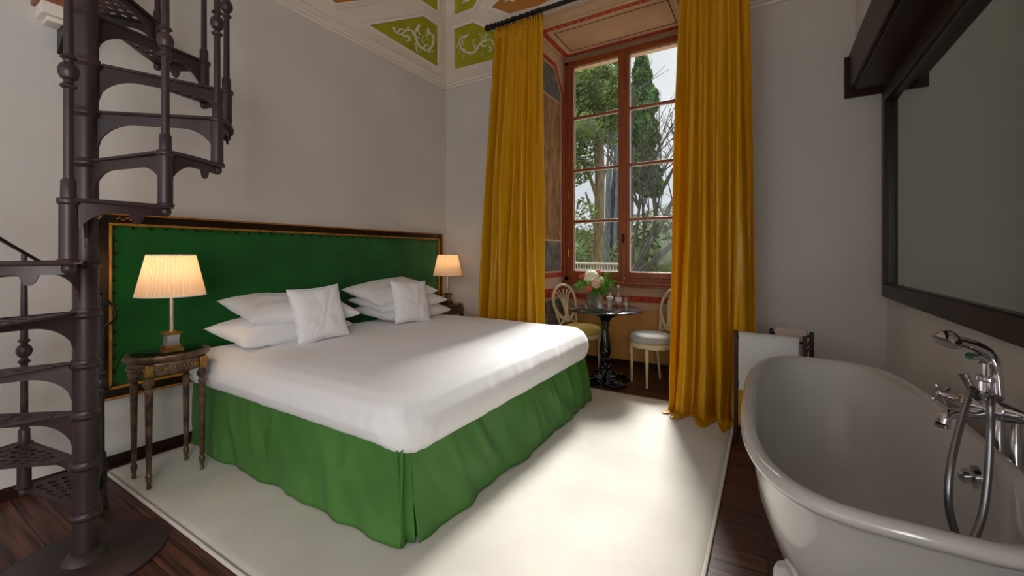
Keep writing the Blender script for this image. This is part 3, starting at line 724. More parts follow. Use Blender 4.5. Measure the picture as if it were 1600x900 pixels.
dup(ns, (-3.16, 3.765, .013), 0, 'small dark side table in the corner under the small lamp')
# ================================================================ LAMPS
def lamp(label):
    t_ = thing('table_lamp', label, 'lamp', (0, 0, .743))
    def sh(u, v):
        a = 2*PI*u; k = 1+.018*(1 if int(u*192+.5) % 4 < 2 else -1)
        r = (.163+(.113-.163)*v)*k; return (r*cos(a), r*sin(a), .325+.232*v)
    g = G(); g.grid(sh, 192, 8, closeu=True); s_ = g.build('lamp_shade', 'shade', t_, local=True, smooth=False)
    for r, z in ((.163, .325), (.113, .557)):
        G().tube([(r*cos(a), r*sin(a), z) for a in [2*PI*k/64 for k in range(64)]], .0035, 6, closed=True).build('shade_rim', 'sheet', s_, local=True)
    G().lathe([(.009, .115), (.009, .42), (.013, .425), (.013, .45)], (0, 0, 0), 14).build('stem', 'brass', t_, local=True)
    G().lathe([(.006, .45), (.02, .47), (.026, .49), (.018, .515), (.004, .522)], (0, 0, 0), 14).build('bulb', 'bulb', t_, local=True)
    def sq(g, h, z0, z1): g.box((-h, -h, z0), (h, h, z1))
    g = G(); sq(g, .045, 0, .020); sq(g, .041, .020, .028); sq(g, .037, .028, .038); g.build('plinth', 'aged', t_, local=True, bevel=.003)
    def blk(u, v):
        k = [(-1, -1), (1, -1), (1, 1), (-1, 1)][int(u*4) % 4]; h = .031-.003*sin(PI*v); return (k[0]*h, k[1]*h, .036+.062*v)
    g = G(); g.grid(blk, 4, 8, closeu=True); g.build('pedestal', 'silver', t_, local=True, smooth=False)
    g = G(); sq(g, .035, .098, .104); sq(g, .041, .104, .111); sq(g, .026, .111, .118); g.build('capital', 'aged', t_, local=True, bevel=.002)
    return t_
lp = lamp('table lamp with pleated cream shade on the oval side table nearest the staircase')
lp.location = (-2.955, 1.06, .7405)
# cord of the near lamp
cd = [(-2.97, 1.0, .005), (-3.05, .90, .008), (-3.12, .90, .007), (-3.18, .91, .004), (-3.205, .915, -.02), (-3.25, .90, -.10), (-3.31, .90, -.20), (-3.38, .90, -.26)]
l2 = dup(lp, (-3.16, 3.77, .7405), 0, 'table lamp with cream shade in the far corner beside the left curtain')
G().tube([p+Vector((0, 0, .741)) for p in cr_spline(cd)], .003, 6).build('cord', 'black_iron', lp)
def plight(name, loc, e, col, r=.03):
    L_ = bpy.data.lights.new(name, 'POINT'); L_.energy = e; L_.color = col; L_.shadow_soft_size = r
    o = bpy.data.objects.new(name, L_); C.objects.link(o); o.location = loc; return o
plight('lamp_glow', (-2.955, 1.06, .7405+.46), 3.4, (1, .70, .42))
plight('lamp_glow', (-3.16, 3.77, .7405+.46), 1.7, (1, .70, .42))
# ================================================================ CURTAINS
def curtain(label, xt0, xt1, xb0, xb1, zt, zb, nf, seed, puddle=False, yb=3.75):
    t_ = thing('curtain', label, 'curtain', ((xt0+xt1)/2, yb, 0), group='amber silk curtains framing the window')
    nv = 90; nu = 300
    def fn(u, v):
        z = zt+(zb-zt)*min(1, v/(.935 if puddle else 1)); s_ = v**.8
        uw = u+.012*nz(u*9+seed, v*1.6)*(1 if 0 < u < 1 else 0)
        x = (xt0+(xb0-xt0)*s_)*(1-uw)+(xt1+(xb1-xt1)*s_)*uw
        ph = 2*PI*nf*(u+.07*nz(u*3+seed, v*.7, 2)+.03*nz(u*9+seed, v*.5, 7)) + seed
        amp = .022+.034*sm(.04, .6, v)
        amp *= .7+.7*abs(nz(u*5+seed, v*.6, 9))*2
        y = yb+amp*(sin(ph)+.45*sin(2.3*ph+1+v)*nz(u*6, v, seed)*2+.7*nz(u*nf*1.3+seed, v*1.5))
        # diagonal pull creases
        y += .022*nz((u-.25*v)*8+seed, v*2.2, 4)*sm(.05, .3, v)
        top = 1-sm(0, .055, v)
        y = y*(1-top*.75)+yb*top*.75+top*.014*sin(2*PI*nf*2.6*u+seed)
        y += .018*nz(u*10+v*3+seed, v*4)*sm(.1, .6, v)+.003*nz(u*26+v*9, v*8+seed)
        x += .012*cos(ph)*sm(.1, .9, v)
        zz = z
        if v == 0 or v < .012: zz += .012*abs(sin(ph*1.5))
        if puddle and v > .82:
            q = (v-.82)/.18
            y -= q**1.5*(.10+.11*sin(PI*u)**.7+.05*sin(ph*.8))+.06*q*nz(u*5+q*2, q*3, seed)
            x += .02*q*nz(u*8, q*3)
            zz += .06*sin(q*PI*2.2)*q*(.6+.8*nz(u*6+seed, q*2))*(1-q)*2.6
            f_ = sm(.915, 1, v)
            y -= f_*(.05+.05*nz(u*5+seed, 2)+.02*sin(2*PI*u*3.3+1)); x += f_*.05*(u-.2)+f_*.03*nz(u*7, seed)
            zz += f_*(1-f_)*.07*(1+nz(u*9, v*14, seed))
            zz = max(zz, .017+.005*sin(u*40))
        return (x, y, zz)
    g = G(); g.grid(fn, nu, nv); g.build('cloth', 'curtain', t_, solid=.003, ang=0)
    g = G()
    def band(u, v):
        p = fn(u, .002+.026*v); return (p[0], p[1]-.006, p[2])
    g.grid(band, nu, 2); g.build('heading_tape', 'curtain', t_, solid=.002, ang=0)
    return fn
ROD = (3.75, 3.748)
c1 = curtain('left amber silk curtain hanging behind the foot of the bed', -2.50, -1.925, -2.70, -1.915, 3.70, .014, 7, 1.0)
c2 = curtain('right amber silk curtain pooling on the floor beside the towel stand', -.62, -.135, -.72, -.055, 3.70, .016, 5, 4.2, True)
rod = thing('curtain_rod', 'black iron curtain pole above the window', 'curtain rod', (-1.35, ROD[0], ROD[1]))
G().tube([(-2.53, ROD[0], ROD[1]), (.1, ROD[0], ROD[1])], .021, 16).build('pole', 'black_iron', rod)
for xx, sg in ((-2.53, -1), (.1, 1)):
    g = G(); R_ = Matrix.Translation((xx, ROD[0], ROD[1])) @ Matrix.Rotation(sg*PI/2, 4, 'Y')
    g.lathe([(.021, -.02), (.032, -.01), (.032, .006), (.02, .012), (.026, .03), (.034, .05), (.03, .075), (.014, .09), (.001, .094)], (0, 0, 0), 18, R_); g.build('finial', 'black_iron', rod)
for xx in (-2.42, -.02):
    g = G(); g.tube([(xx, ROD[0], ROD[1]), (xx, 3.86, ROD[1]-.02), (xx, 4.07, ROD[1]-.14)], .010, 8); g.lathe([(.03, 0), (.03, .012)], (0, 0, 0), 14, Matrix.Translation((xx, 4.078, ROD[1]-.14)) @ Matrix.Rotation(PI/2, 4, 'X')); g.build('wall_bracket', 'black_iron', rod)
first = None; k = 0
ringx = [-2.485, -2.44, -2.40, -2.335, -2.27, -2.24, -2.17, -2.10, -2.03, -1.99, -1.95]
ringx2 = [-.60, -.54, -.48, -.42, -.36, -.30, -.24, -.18, -.145]
for i, xx in enumerate(ringx+ringx2):
    left = i < len(ringx)
    if first is None:
        g = G(); g.tube([(.0, .030*cos(a), .030*sin(a)-.006) for a in [2*PI*q/20 for q in range(20)]], .0045, 6, closed=True)
        g.tube([(0, 0, -.036), (0, 0, -.055), (.004, 0, -.062)], .003, 6)
        r_ = g.build('curtain_ring', 'black_iron', None)
        first = r_
    else:
        r_ = first.copy(); C.objects.link(r_)
    r_.location = (xx, ROD[0], ROD[1]); r_.rotation_euler = (0, 0, radians(random.uniform(-14, 14)))
    tag(r_, 'black iron ring on the pole over the left curtain' if left else 'black iron ring on the pole over the right curtain', 'curtain ring', 'rings of the left curtain' if left else 'rings of the right curtain')
# ================================================================ BISTRO TABLE
TX, TY = -1.424, 4.18
tb = thing('pedestal_table', 'round black lacquered pedestal table in the window recess', 'table', (TX, TY, 0))
TZ = .752
G().lathe([(.355, TZ-.024), (.372, TZ-.020), (.378, TZ-.011), (.374, TZ-.003), (.366, TZ)], (TX, TY, 0), 64).build('table_top', 'tabletop', tb)
G().lathe([(.085, TZ-.085), (.12, TZ-.078), (.155, TZ-.05), (.17, TZ-.035), (.17, TZ-.024)], (TX, TY, 0), 40).build('collar', 'blacklac', tb)
G().lathe([(.052, .14), (.062, .15), (.062, .165), (.04, .178), (.036, .20), (.055, .215), (.058, .228), (.042, .242), (.036, .255), (.052, .28), (.060, .32), (.056, .38), (.042, .46), (.033, .53), (.031, .555), (.038, .57), (.042, .60), (.046, .61), (.052, .63), (.07, .655), (.085, .667)], (TX, TY, 0), 32).build('turned_column', 'blacklac', tb)
g = G()
for k in range(8):
    a = PI/4*k+PI/8
g.prism([(TX+.068*cos(PI/4*k+PI/8), TY+.068*sin(PI/4*k+PI/8), .06) for k in range(8)], (0, 0, .08))
g.build('octagonal_block', 'blacklac', tb, bevel=.004, smooth=False)
rot0 = radians(5)
P = []
for q in range(4):
    a = rot0+PI/4+q*PI/2
    for da, r in ((-.29, .262), (0, .275), (.29, .262)): P.append((TX+r*cos(a+da), TY+r*sin(a+da), .002))
    am = a+PI/4; P.append((TX+.155*cos(am), TY+.155*sin(am), .002))
g = G(); g.prism(P, (0, 0, .035)); g.build('base', 'blacklac', tb, bevel=.008)
for q in range(4):
    a = rot0+PI/4+q*PI/2; d = Vector((cos(a), sin(a), 0)); e = Vector((-sin(a), cos(a), 0)); o_ = Vector((TX, TY, 0))
    pr = [(.05, .135), (.078, .13), (.10, .095), (.14, .070), (.20, .066), (.235, .056), (.253, .036), (.05, .036)]
    g = G(); g.prism([o_+d*r-e*.032+Vector((0, 0, z)) for r, z in pr], e*.064); g.tube([o_+d*.125-e*.04+Vector((0, 0, .075)), o_+d*.125+e*.04+Vector((0, 0, .075))], .022, 12)
    g.build('foot', 'blacklac', tb, bevel=.007)
# ================================================================ CHAIRS
def chair(label, seatm, fan):
    t_ = thing('dining_chair', label, 'chair', (0, 0, 0))      # faces +X local
    SZ = .43
    def seat_r(a): return .205*(1+.10*max(0, cos(a)))*(1-.05*cos(2*a))
    def rim(u, v):
        a = 2*PI*u; k = [(.90, SZ-.055), (1.0, SZ-.05), (1.02, SZ-.03), (1.0, SZ-.008), (.94, SZ)][int(round(v*4))]
        r = seat_r(a)*k[0]; return (r*cos(a), r*sin(a), k[1])
    g = G(); g.grid(rim, 48, 4, closeu=True); g.f.append(tuple(range(4*48, 5*48))); g.f.append(tuple(range(47, -1, -1))); g.build('seat_rail', 'ivory', t_, local=True)
    def cu(u, v):
        a = 2*PI*u; pr = [(.93, -.004), (1.0, .015), (1.01, .04), (.95, .062), (.78, .078), (.45, .088), (.02, .091)][int(round(v*6))]
        r = seat_r(a)*pr[0]; return (r*cos(a), r*sin(a), SZ+pr[1])
    g = G(); g.grid(cu, 48, 6, closeu=True); g.f.append(tuple(range(6*48, 7*48))); g.f.append(tuple(range(47, -1, -1))); g.build('seat_cushion', seatm, t_, local=True, ang=60)
    for x, y in ((.155, -.125), (.155, .125), (-.14, -.12), (-.14, .12)):
        back = x < 0; sl = -.05 if back else .0
        g = G()
        prof = [(.009, 0), (.012, .02), (.010, .03), (.018, .34), (.020, .36), (.014, .37), (.021, .385), (.021, .42)]
        vs = G().lathe(prof, (0, 0, 0), 14)
        g.add([(x+p.x+sl*(1-p.z/.42), y+p.y, p.z) for p in vs.v], vs.f); g.build('leg', 'ivory', t_, local=True)
    # back: tilted plane at x=-.19, leaning back
    def bp(y, h): return (-.185-.11*h/.5, y, SZ+h)
    W, H0, H1 = .185, .10, .515
    pts = []
    for k in range(40):
        a = -PI/2+2*PI*k/40
        w_ = W*(1 if sin(a) > 0 else 1-.38*abs(sin(a))**1.5); y = w_*cos(a); h = (H0+H1)/2+(H1-H0)/2*sin(a)
        if sin(a) > 0: h = (H0+H1)/2+(H1-H0)/2*abs(sin(a))**.9
        pts.append(bp(y, h))
    b = G().tube(pts, .015, 10, closed=True, flat=1.2).build('backrest', 'ivory', t_, local=True)
    g = G()
    for s_ in (-1, 1): g.tube(cr_spline([bp(s_*.135, -.04), bp(s_*.135, .05), bp(s_*.15, .16), bp(s_*.178, .26)], 6), .014, 8)
    g.build('back_post', 'ivory', b, local=True)
    g = G()
    if fan:
        for k in range(5):
            f = (k-2)/2
            g.tube(cr_spline([bp(f*.018, .13), bp(f*.022, .22), bp(f*.05, .33), bp(f*.10, .42), bp(f*.135, .47-.03*abs(f))], 6), [.009]*25, 8)
    else:
        P_ = [(-.020, .13), (-.03, .2), (-.055, .30), (-.062, .38), (-.045, .44), (-.03, .50), (.03, .50), (.045, .44), (.062, .38), (.055, .30), (.03, .2), (.020, .13)]
        g.prism([bp(y, h) for y, h in P_], (.014, 0, 0))
        for s_ in (-1, 1): g.tube(cr_spline([bp(s_*.03, .14), bp(s_*.075, .28), bp(s_*.085, .38), bp(s_*.05, .49)], 6), .008, 8)
    # lower scroll arch
    g.tube(cr_spline([bp(-.14, .06), bp(-.09, .09), bp(-.06, .13), bp(0, .155), bp(.06, .13), bp(.09, .09), bp(.14, .06)], 6), .013, 8)
    g.tube(cr_spline([bp(-.06, .09), bp(-.035, .118), bp(0, .128), bp(.035, .118), bp(.06, .09)], 6), .008, 8)
    g.build('splat', 'ivory', b, local=True)
    return t_
ch = chair('ivory painted chair with pale grey round seat right of the black table', 'seatgrey', False); ch.location = (-1.0, 4.37, 0); ch.rotation_euler = (0, 0, radians(-130))
ch = chair('ivory painted chair with yellow seat left of the black table', 'seatyellow', True); ch.location = (-1.80, 4.46, 0); ch.rotation_euler = (0, 0, radians(-20))
# ================================================================ TABLE SETTING
zt = TZ+.0005
def tp(px, py): return onz(px, py, TZ)
V = tp(928, 481)
vs_ = thing('vase', 'square clear glass vase holding the bouquet', 'vase', (V.x, V.y, zt))
def sqr(g, h, z0, z1, rz=.5):
    g.prism([Vector((V.x+h*sqrt(2)*cos(rz+PI/2*k+PI/4), V.y+h*sqrt(2)*sin(rz+PI/2*k+PI/4), zt+z0)) for k in range(4)], (0, 0, z1-z0))
g = G(); h = .078; P0 = [Vector((V.x+h*sqrt(2)*cos(.5+PI/2*k+PI/4), V.y+h*sqrt(2)*sin(.5+PI/2*k+PI/4), 0)) for k in range(4)]
for k in range(4):
    a, b = P0[k], P0[(k+1) % 4]; n_ = ((a+b)/2-Vector((V.x, V.y, 0))).normalized()*-.006
    g.prism([a+Vector((0, 0, zt)), b+Vector((0, 0, zt)), b+Vector((0, 0, zt+.15)), a+Vector((0, 0, zt+.15))], n_)
g.build('glass_wall', 'glass', vs_, smooth=False)
g = G(); sqr(g, .071, 0, .012); g.build('glass_base', 'glass', vs_, smooth=False)
g = G(); sqr(g, .070, .014, .095); tag(g.build('water', 'water', None, smooth=False), 'water in the square flower vase', 'water', kind='stuff')
BC = Vector((V.x, V.y, zt+.235))
# stems and leaves
rnd = random.Random(5)
g = G()
for k in range(26):
    a = rnd.uniform(0, 2*PI); r0 = rnd.uniform(0, .05); r1 = rnd.uniform(.02, .13)
    p0 = Vector((V.x+r0*cos(a+2), V.y+r0*sin(a+2), zt+.02)); p1 = Vector((V.x+.4*r1*cos(a), V.y+.4*r1*sin(a), zt+.14)); p2 = BC+Vector((r1*cos(a), r1*sin(a), rnd.uniform(-.02, .05)))
    g.tube([p0, p1, p2], .0025, 5)
tag(g.build('flower_stems', 'stem', None), 'tangle of green flower stems standing in the glass vase', 'stems', kind='stuff')
def leafq(g, c, d, l, w, up):
    d = d.normalized(); s_ = d.cross(up)
    if s_.length < 1e-3: s_ = d.orthogonal()
    s_.normalize(); n_ = s_.cross(d)
    g.add([c, c+d*l*.5+s_*w+n_*.004, c+d*l, c+d*l*.5-s_*w+n_*.004, c+d*l*.5-n_*.004], [(0, 1, 4), (1, 2, 4), (2, 3, 4), (3, 0, 4)])
g = G()
for k in range(900):
    d = Vector((rnd.gauss(0, 1), rnd.gauss(0, 1), rnd.gauss(-.1, .7))).normalized()
    right = Vector((CA, SA, 0))
    c = BC+Vector((d.x*.135, d.y*.135, d.z*.095))*rnd.uniform(.5, 1)+right*rnd.uniform(0, .06)
    if rnd.random() < .12: c = c+right*.05+Vector((0, 0, .05))
    if rnd.random() < .06: c = BC-right*.15+Vector((rnd.uniform(-.02, .02), 0, rnd.uniform(-.03, .04)))
    leafq(g, c, d+Vector((rnd.gauss(0, .4), rnd.gauss(0, .4), rnd.gauss(0, .4))), rnd.uniform(.025, .06), rnd.uniform(.006, .014), Vector((0, 0, 1)))
tag(g.build('bouquet_leaves', 'leaf', None, smooth=False), 'bright green leaves filling out the bouquet', 'leaves', kind='stuff')
rt = Vector((CA, SA, 0)); fw = Vector((-SA, CA, 0))
def bloom(c, r, m, label, cat, name, group, kindf):
    g = G(); N_ = 150 if kindf == 'h' else 60
    if kindf == 'h':
        for k in range(N_):
            z = 1-2*(k+.5)/N_; a = k*2.39996; d = Vector((sqrt(1-z*z)*cos(a), sqrt(1-z*z)*sin(a), z)); p = d*r
            s_ = d.orthogonal().normalized(); t2 = d.cross(s_); w = r*.20
            g.add([p+s_*w, p+t2*w, p-s_*w, p-t2*w, p+d*w*.35], [(0, 1, 4), (1, 2, 4), (2, 3, 4), (3, 0, 4)])
        g.sphere((0, 0, 0), r*.95, 12, 8)
    else:
        ax = Vector((0, -.75, .65)).normalized(); s0 = ax.orthogonal().normalized(); t0 = ax.cross(s0)
        for ring, (n_, op, ln) in enumerate(((5, 1.0, 1.0), (5, .72, .95), (4, .45, .9), (3, .2, .8))):
            for k in range(n_):
                a0 = 2*PI*k/n_+ring*.6
                def pf(u, v, a0=a0, op=op, ln=ln, n_=n_):
                    a = a0+(u-.5)*2*PI/n_*1.35; rr = r*op*sin(v*PI*.55)*1.05; hh = r*(.95*v*ln-.35)
                    return s0*(rr*cos(a))+t0*(rr*sin(a))+ax*(hh-.15*r*op*v*v*2)
                g.grid(pf, 6, 5)
    o = g.build(name, m, None, ang=0 if kindf != 'h' else 30); o.location = c
    return tag(o, label, cat, group)
HG, RG = 'cream blooms in the bouquet', 'coral roses in the bouquet'
bloom(BC+rt*-.03+fw*-.02+Vector((0, 0, .075)), .075, 'hyd', 'largest cream bloom at the top centre of the bouquet', 'flower', 'hydrangea', HG, 'h')
bloom(BC+rt*.045+fw*-.05+Vector((0, 0, .04)), .050, 'hyd', 'yellowish cream bloom right of the largest cream bloom', 'flower', 'hydrangea', HG, 'h')
bloom(BC+rt*.0+fw*-.11+Vector((0, 0, .02)), .045, 'pinkp', 'blush pink bloom at the front of the bouquet', 'flower', 'hydrangea', HG, 'h')
bloom(BC+rt*-.125+fw*-.03+Vector((0, 0, .085)), .034, 'rose', 'coral rose at the upper left of the bouquet', 'flower', 'rose', RG, 'r')
bloom(BC+rt*-.075+fw*-.11+Vector((0, 0, -.035)), .042, 'rose', 'large coral rose at the lower left of the bouquet', 'flower', 'rose', RG, 'r')
bloom(BC+rt*.04+fw*.0+Vector((0, 0, .115)), .036, 'rose', 'coral rose at the top right of the bouquet', 'flower', 'rose', RG, 'r')
def bottle(px, py, label, lab=True):
    p = tp(px, py); t_ = thing('water_bottle', label, 'bottle', (p.x, p.y, zt), group='glass water bottles on the black table')
    G().lathe([(.030, .002), (.033, .008), (.033, .125), (.028, .15), (.014, .175), (.012, .20), (.014, .202), (.014, .206)], (0, 0, 0), 24).build('bottle_body', 'glass', t_, local=True)
    G().lathe([(.0145, .204), (.015, .228), (.013, .230)], (0, 0, 0), 16).build('bottle_cap', 'cap', t_, local=True)
    G().lathe([(.0345, .06), (.0345, .10)], (0, 0, 0), 24, caps=False).build('paper_label', 'label', t_, local=True, solid=.0005)
bottle(953, 478, 'clear water bottle nearest the bouquet, partly behind a tumbler')
bottle(966, 480, 'clear water bottle between the two tumblers')
def tumbler(px, py, label):
    p = tp(px, py); t_ = thing('tumbler', label, 'glass', (p.x, p.y, zt), group='glass tumblers on the black table')
    G().lathe([(.027, .001), (.031, .004), (.033, .13), (.031, .13), (.028, .014), (.002, .012)], (0, 0, 0), 24, caps=False).build('tumbler_wall', 'glass', t_, local=True)
    G().lathe([(.028, .014), (.029, .055)], (0, 0, 0), 20).build('water_fill', 'water', t_, local=True)
tumbler(953, 485.5, 'empty looking glass tumbler in front of the left water bottle')
tumbler(979, 485, 'glass tumbler at the right of the water bottles')
# ================================================================ TOWEL STAND
tsd = thing('towel_stand', 'dark wooden towel stand behind the bathtub', 'towel stand', (.05, 3.33, 0))
PA, PB, PC_, PD = Vector((-.19, 3.28, 0)), Vector((.20, 3.26, 0)), Vector((.02, 3.50, 0)), Vector((.25, 3.46, 0))
ZR = .765
for p, n_ in ((PA, 'post'), (PB, 'post'), (PC_, 'post'), (PD, 'post')):
    w = .013
    G().box((p.x-w, p.y-w, 0 if p is PA else .0), (p.x+w, p.y+w, ZR+.015)).build(n_, 'darkwood', tsd, bevel=.004)
for a, b, z in ((PA, PB, ZR-.03), (PC_, PD, ZR-.015), (PA, PB, .42), (PC_, PD, .42), (PA, PC_, .40), (PB, PD, .40), (PA, PB, .12), (PB, PD, ZR-.05), (PB, PD, ZR-.09)):
    G().tube([a+Vector((0, 0, z)), b+Vector((0, 0, z))], .009, 10).build('rail', 'darkwood', tsd)
def towel(name, a, b, zr, hang, hang2, label, m, sd):
    a = Vector(a); b = Vector(b); d = (b-a).normalized(); n_ = Vector((d.y, -d.x, 0)); L_ = (b-a).length
    def fn(u, v):
        s_ = v*(hang+hang2+.06)
        if s_ < hang2: z = zr-(hang2-s_); off = -.020
        elif s_ < hang2+.06:
            q = (s_-hang2)/.06*PI; z = zr+.018*sin(q); off = -.020*cos(q)
        else: z = zr-(s_-hang2-.06); off = .020
        off += .006*nz(u*3+sd, z*4)
        p = a+d*(L_*u)+n_*off
        return (p.x, p.y, z+.004*nz(u*5, sd))
    g = G(); g.grid(fn, 24, 40); return tag(g.build(name, m, None, solid=.011, ang=0), label, 'towel', 'towels on the towel stand')
towel('towel', (-.170, 3.28, 0), (.172, 3.26, 0), ZR-.015, .37, .30, 'white towel hanging over the front rail of the towel stand', 'towel', 1)
towel('towel', (.045, 3.50, 0), (.225, 3.47, 0), ZR+.004, .2, .2, 'pinkish towel folded over the rear rail of the towel stand', 'towel2', 5)
# ================================================================ BATHTUB
TB = Vector((.268, 2.20, 0)); RZ = .68
tub = thing('bathtub', 'white freestanding roll top bathtub beside the mirror wall', 'bathtub', (TB.x, TB.y, 0))
def sup(a, A, B, n_=3.1):
    c_, s_ = cos(a), sin(a)
    if c_ > 0 and s_ < 0: n_ *= 1.5
    return (A*math.copysign(abs(c_)**(2/n_), c_), B*math.copysign(abs(s_)**(2/n_), s_))
def tubsurf(rows, name, m='enamel', seg=120):
    g = G(); N_ = len(rows)-1
    def fn(u, v):
        A, B, z, n_ = rows[int(round(v*N_))]; x, y = sup(2*PI*u+.0001, A, B, n_); return (TB.x+x, TB.y+y, z)
    g.grid(fn, seg, N_, closeu=True); return g, N_, seg
AO, BO = .365, .925
outer = [(.10, .40, .105, 2.2), (.17, .52, .115, 2.3), (.22, .60, .15, 2.4), (.255, .68, .22, 2.5), (.285, .75, .32, 2.6), (.31, .81, .44, 3.1), (.327, .86, .56, 3.1), (.333, .88, .62, 3.1),
         (.340, .893, .640, 3.1), (.356, .912, .642, 3.1), (AO, BO, .655, 3.1), (AO+.001, BO+.002, .668, 3.1), (.358, .916, .680, 3.1), (.345, .900, .684, 3.1), (.328, .883, .680, 3.1), (.318, .868, .668, 3.1), (.312, .855, .64, 3.1),
         (.300, .82, .55, 2.6), (.285, .77, .44, 2.6), (.265, .71, .34, 2.5), (.24, .64, .25, 2.4), (.20, .55, .19, 2.3), (.13, .42, .165, 2.2), (.02, .08, .16, 2)]
g, N_, seg = tubsurf(outer, 'tub')
g.f.append(tuple(range(seg-1, -1, -1))); g.f.append(tuple(N_*seg+k for k in range(seg)))
g.build('tub_shell', 'enamel', tub, ang=60)
for sx, sy in ((-1, -1), (1, -1), (1, 1), (-1, 1)):
    fx, fy = TB.x+sx*.215, TB.y+sy*.42; g = G()
    g.sphere((fx+sx*.03, fy, .03), .035, 14, 8, (1.1, 1.0, .85))
    for k in (-1, 0, 1): g.sphere((fx+sx*.055, fy+k*.022, .02), .018, 10, 6, (1.2, .9, 1))
    g.tube(cr_spline([(fx+sx*.02, fy, .04), (fx+sx*.005, fy, .09), (fx-sx*.01, fy, .14), (fx+sx*.012, fy, .20)], 5), [.028, .026, .024, .024, .025, .03, .035, .038, .04, .045, .05, .05, .045, .04, .03, .02], 12)
    g.build('claw_foot', 'enamel', tub)
# overflow fitting on the inner wall
g = G(); OV = Vector((TB.x+.300, 1.93, .585))
R_ = Matrix.Translation(OV) @ Matrix.Rotation(-PI/2-.12, 4, 'Y')
g.lathe([(.036, -.010), (.036, .006), (.030, .010), (.016, .011), (.016, .016), (.022, .018), (.022, .030), (.014, .038), (.001, .040)], (0, 0, 0), 24, R_); g.build('overflow_knob', 'chrome', tub)
G().lathe([(.03, 0), (.03, .004), (.01, .005)], (TB.x, TB.y-.2, .160), 20).build('drain', 'chrome', tub)
# ================================================================ BATH FILLER
BF = Vector((.615, 1.985, .80))
fa = thing('bath_tap', 'chrome floor standing bath mixer with hand shower beside the bathtub', 'tap', (.68, 1.97, 0))
ax = Vector((.60, -.80, 0)); sp = Vector((-.80, -.60, 0)); up = Vector((0, 0, 1))
g = G()
g.tube([BF-ax*.085, BF-ax*.06, BF-ax*.055, BF+ax*.055, BF+ax*.06, BF+ax*.10], [.018, .026, .030, .030, .026, .018], 20)
g.tube([BF+up*-.01, BF+up*.035], .028, 20); g.lathe([(.026, .03), (.032, .035), (.032, .05), (.024, .056), (.022, .085), (.029, .09), (.028, .10), (.014, .108)], tuple(BF), 20)
g.build('mixer_body', 'chrome', fa)
# stand pipes behind the rim
for s_, xx in ((.030, 0), (-.105, 0)):
    p = BF+ax*s_; p = Vector((max(p.x, .668) if s_ > 0 else .668, p.y, p.z))
    G().lathe([(.028, .002), (.028, .010), (.013, .016), (.0125, .60), (.0155, .605), (.0155, .64), (.0125, .645), (.0125, .80)], (p.x, p.y, 0), 18).tube([Vector((p.x, p.y, .795)), BF+ax*s_*.6], .012, 12).build('stand_pipe', 'chrome', fa)
# spout
g = G(); S = cr_spline([BF+sp*.01-up*.012, BF+sp*.06-up*.018, BF+sp*.12-up*.014, BF+sp*.155-up*.022, BF+sp*.165-up*.045], 6)
g.tube(S, [.023-.005*min(1, i/12) for i in range(len(S))], 16, flat=.8); g.tube([S[-1], S[-1]-up*.012], .020, 16); g.build('spout', 'chrome', fa)
# cross handles
for sgn in (-1, 1):
    c = BF+ax*sgn*(.085 if sgn < 0 else .10); e_ = c+ax*sgn*.055
    g = G(); g.tube([c, c+ax*sgn*.02, c+ax*sgn*.025, e_], [.019, .017, .010, .008], 14); g.sphere(tuple(e_), .014, 12, 8)
    for q in range(4):
        a = PI/4+q*PI/2+.3; d = sp*cos(a)+up*sin(a); g.tube([e_, e_+d*.016, e_+d*.036, e_+d*.042], [.006, .005, .008, .004], 10)
    g.build('cross_handle', 'chrome', fa)
# lever and diverter
g = G(); g.tube([BF-ax*.03+up*.02, BF-ax*.04+up*.05+sp*.01, BF-ax*.055+up*.095+sp*.02], [.010, .012, .014], 12); g.build('diverter_lever', 'chrome', fa)
# cradle
g = G(); cr0 = BF+up*.10
g.tube([cr0, cr0+up*.05], .016, 12); g.tube([cr0+up*.05-ax*.02, cr0+up*.05+ax*.02], .014, 12)
g.tube([cr0+up*.045, cr0+up*.065+sp*.03, cr0+up*.07+sp*.07], [.010, .010, .013], 12); g.build('shower_cradle', 'chrome', fa)
# hand shower lying on cradle
H0 = cr0+up*.075-ax*.0; g = G()
hs = [H0-up*.135+sp*.0-ax*-.03, H0-up*.05-sp*.004+ax*.02, H0+up*.0+sp*.005+ax*.005, H0+up*.030+sp*.05-ax*.01, H0+up*.045+sp*.105-ax*.02]
g.tube(cr_spline(hs, 5), [.012]*6+[.016]*5+[.018]*5+[.017]*5, 14)
he = hs[-1]; dd = (sp*.55-up*.83-ax*.05).normalized()
Q = dd.to_track_quat('Z', 'Y').to_matrix().to_4x4()
g.lathe([(.014, -.030), (.024, -.020), (.037, -.004), (.039, .010), (.033, .014), (.012, .015)], (0, 0, 0), 22, Matrix.Translation(he+sp*.02) @ Q); g.build('hand_shower', 'chrome', fa)
# hose
hose = [hs[0]+up*.0, dp(1549, 625, 1.27), dp(1547, 680, 1.255), dp(1544, 740, 1.235), dp(1536, 800, 1.215), dp(1522, 840, 1.20), dp(1506, 850, 1.20), dp(1492, 830, 1.205), dp(1482, 785, 1.215), dp(1485, 730, 1.235), dp(1500, 665, 1.27), dp(1518, 610, 1.30), dp(1528, 622, 1.325)]
S = cr_spline(hose, 26)
g = G(); g.tube(S, [.0088+(.0013 if i % 2 else 0) for i in range(len(S))], 10); g.build('shower_hose', 'hose', fa, ang=0)
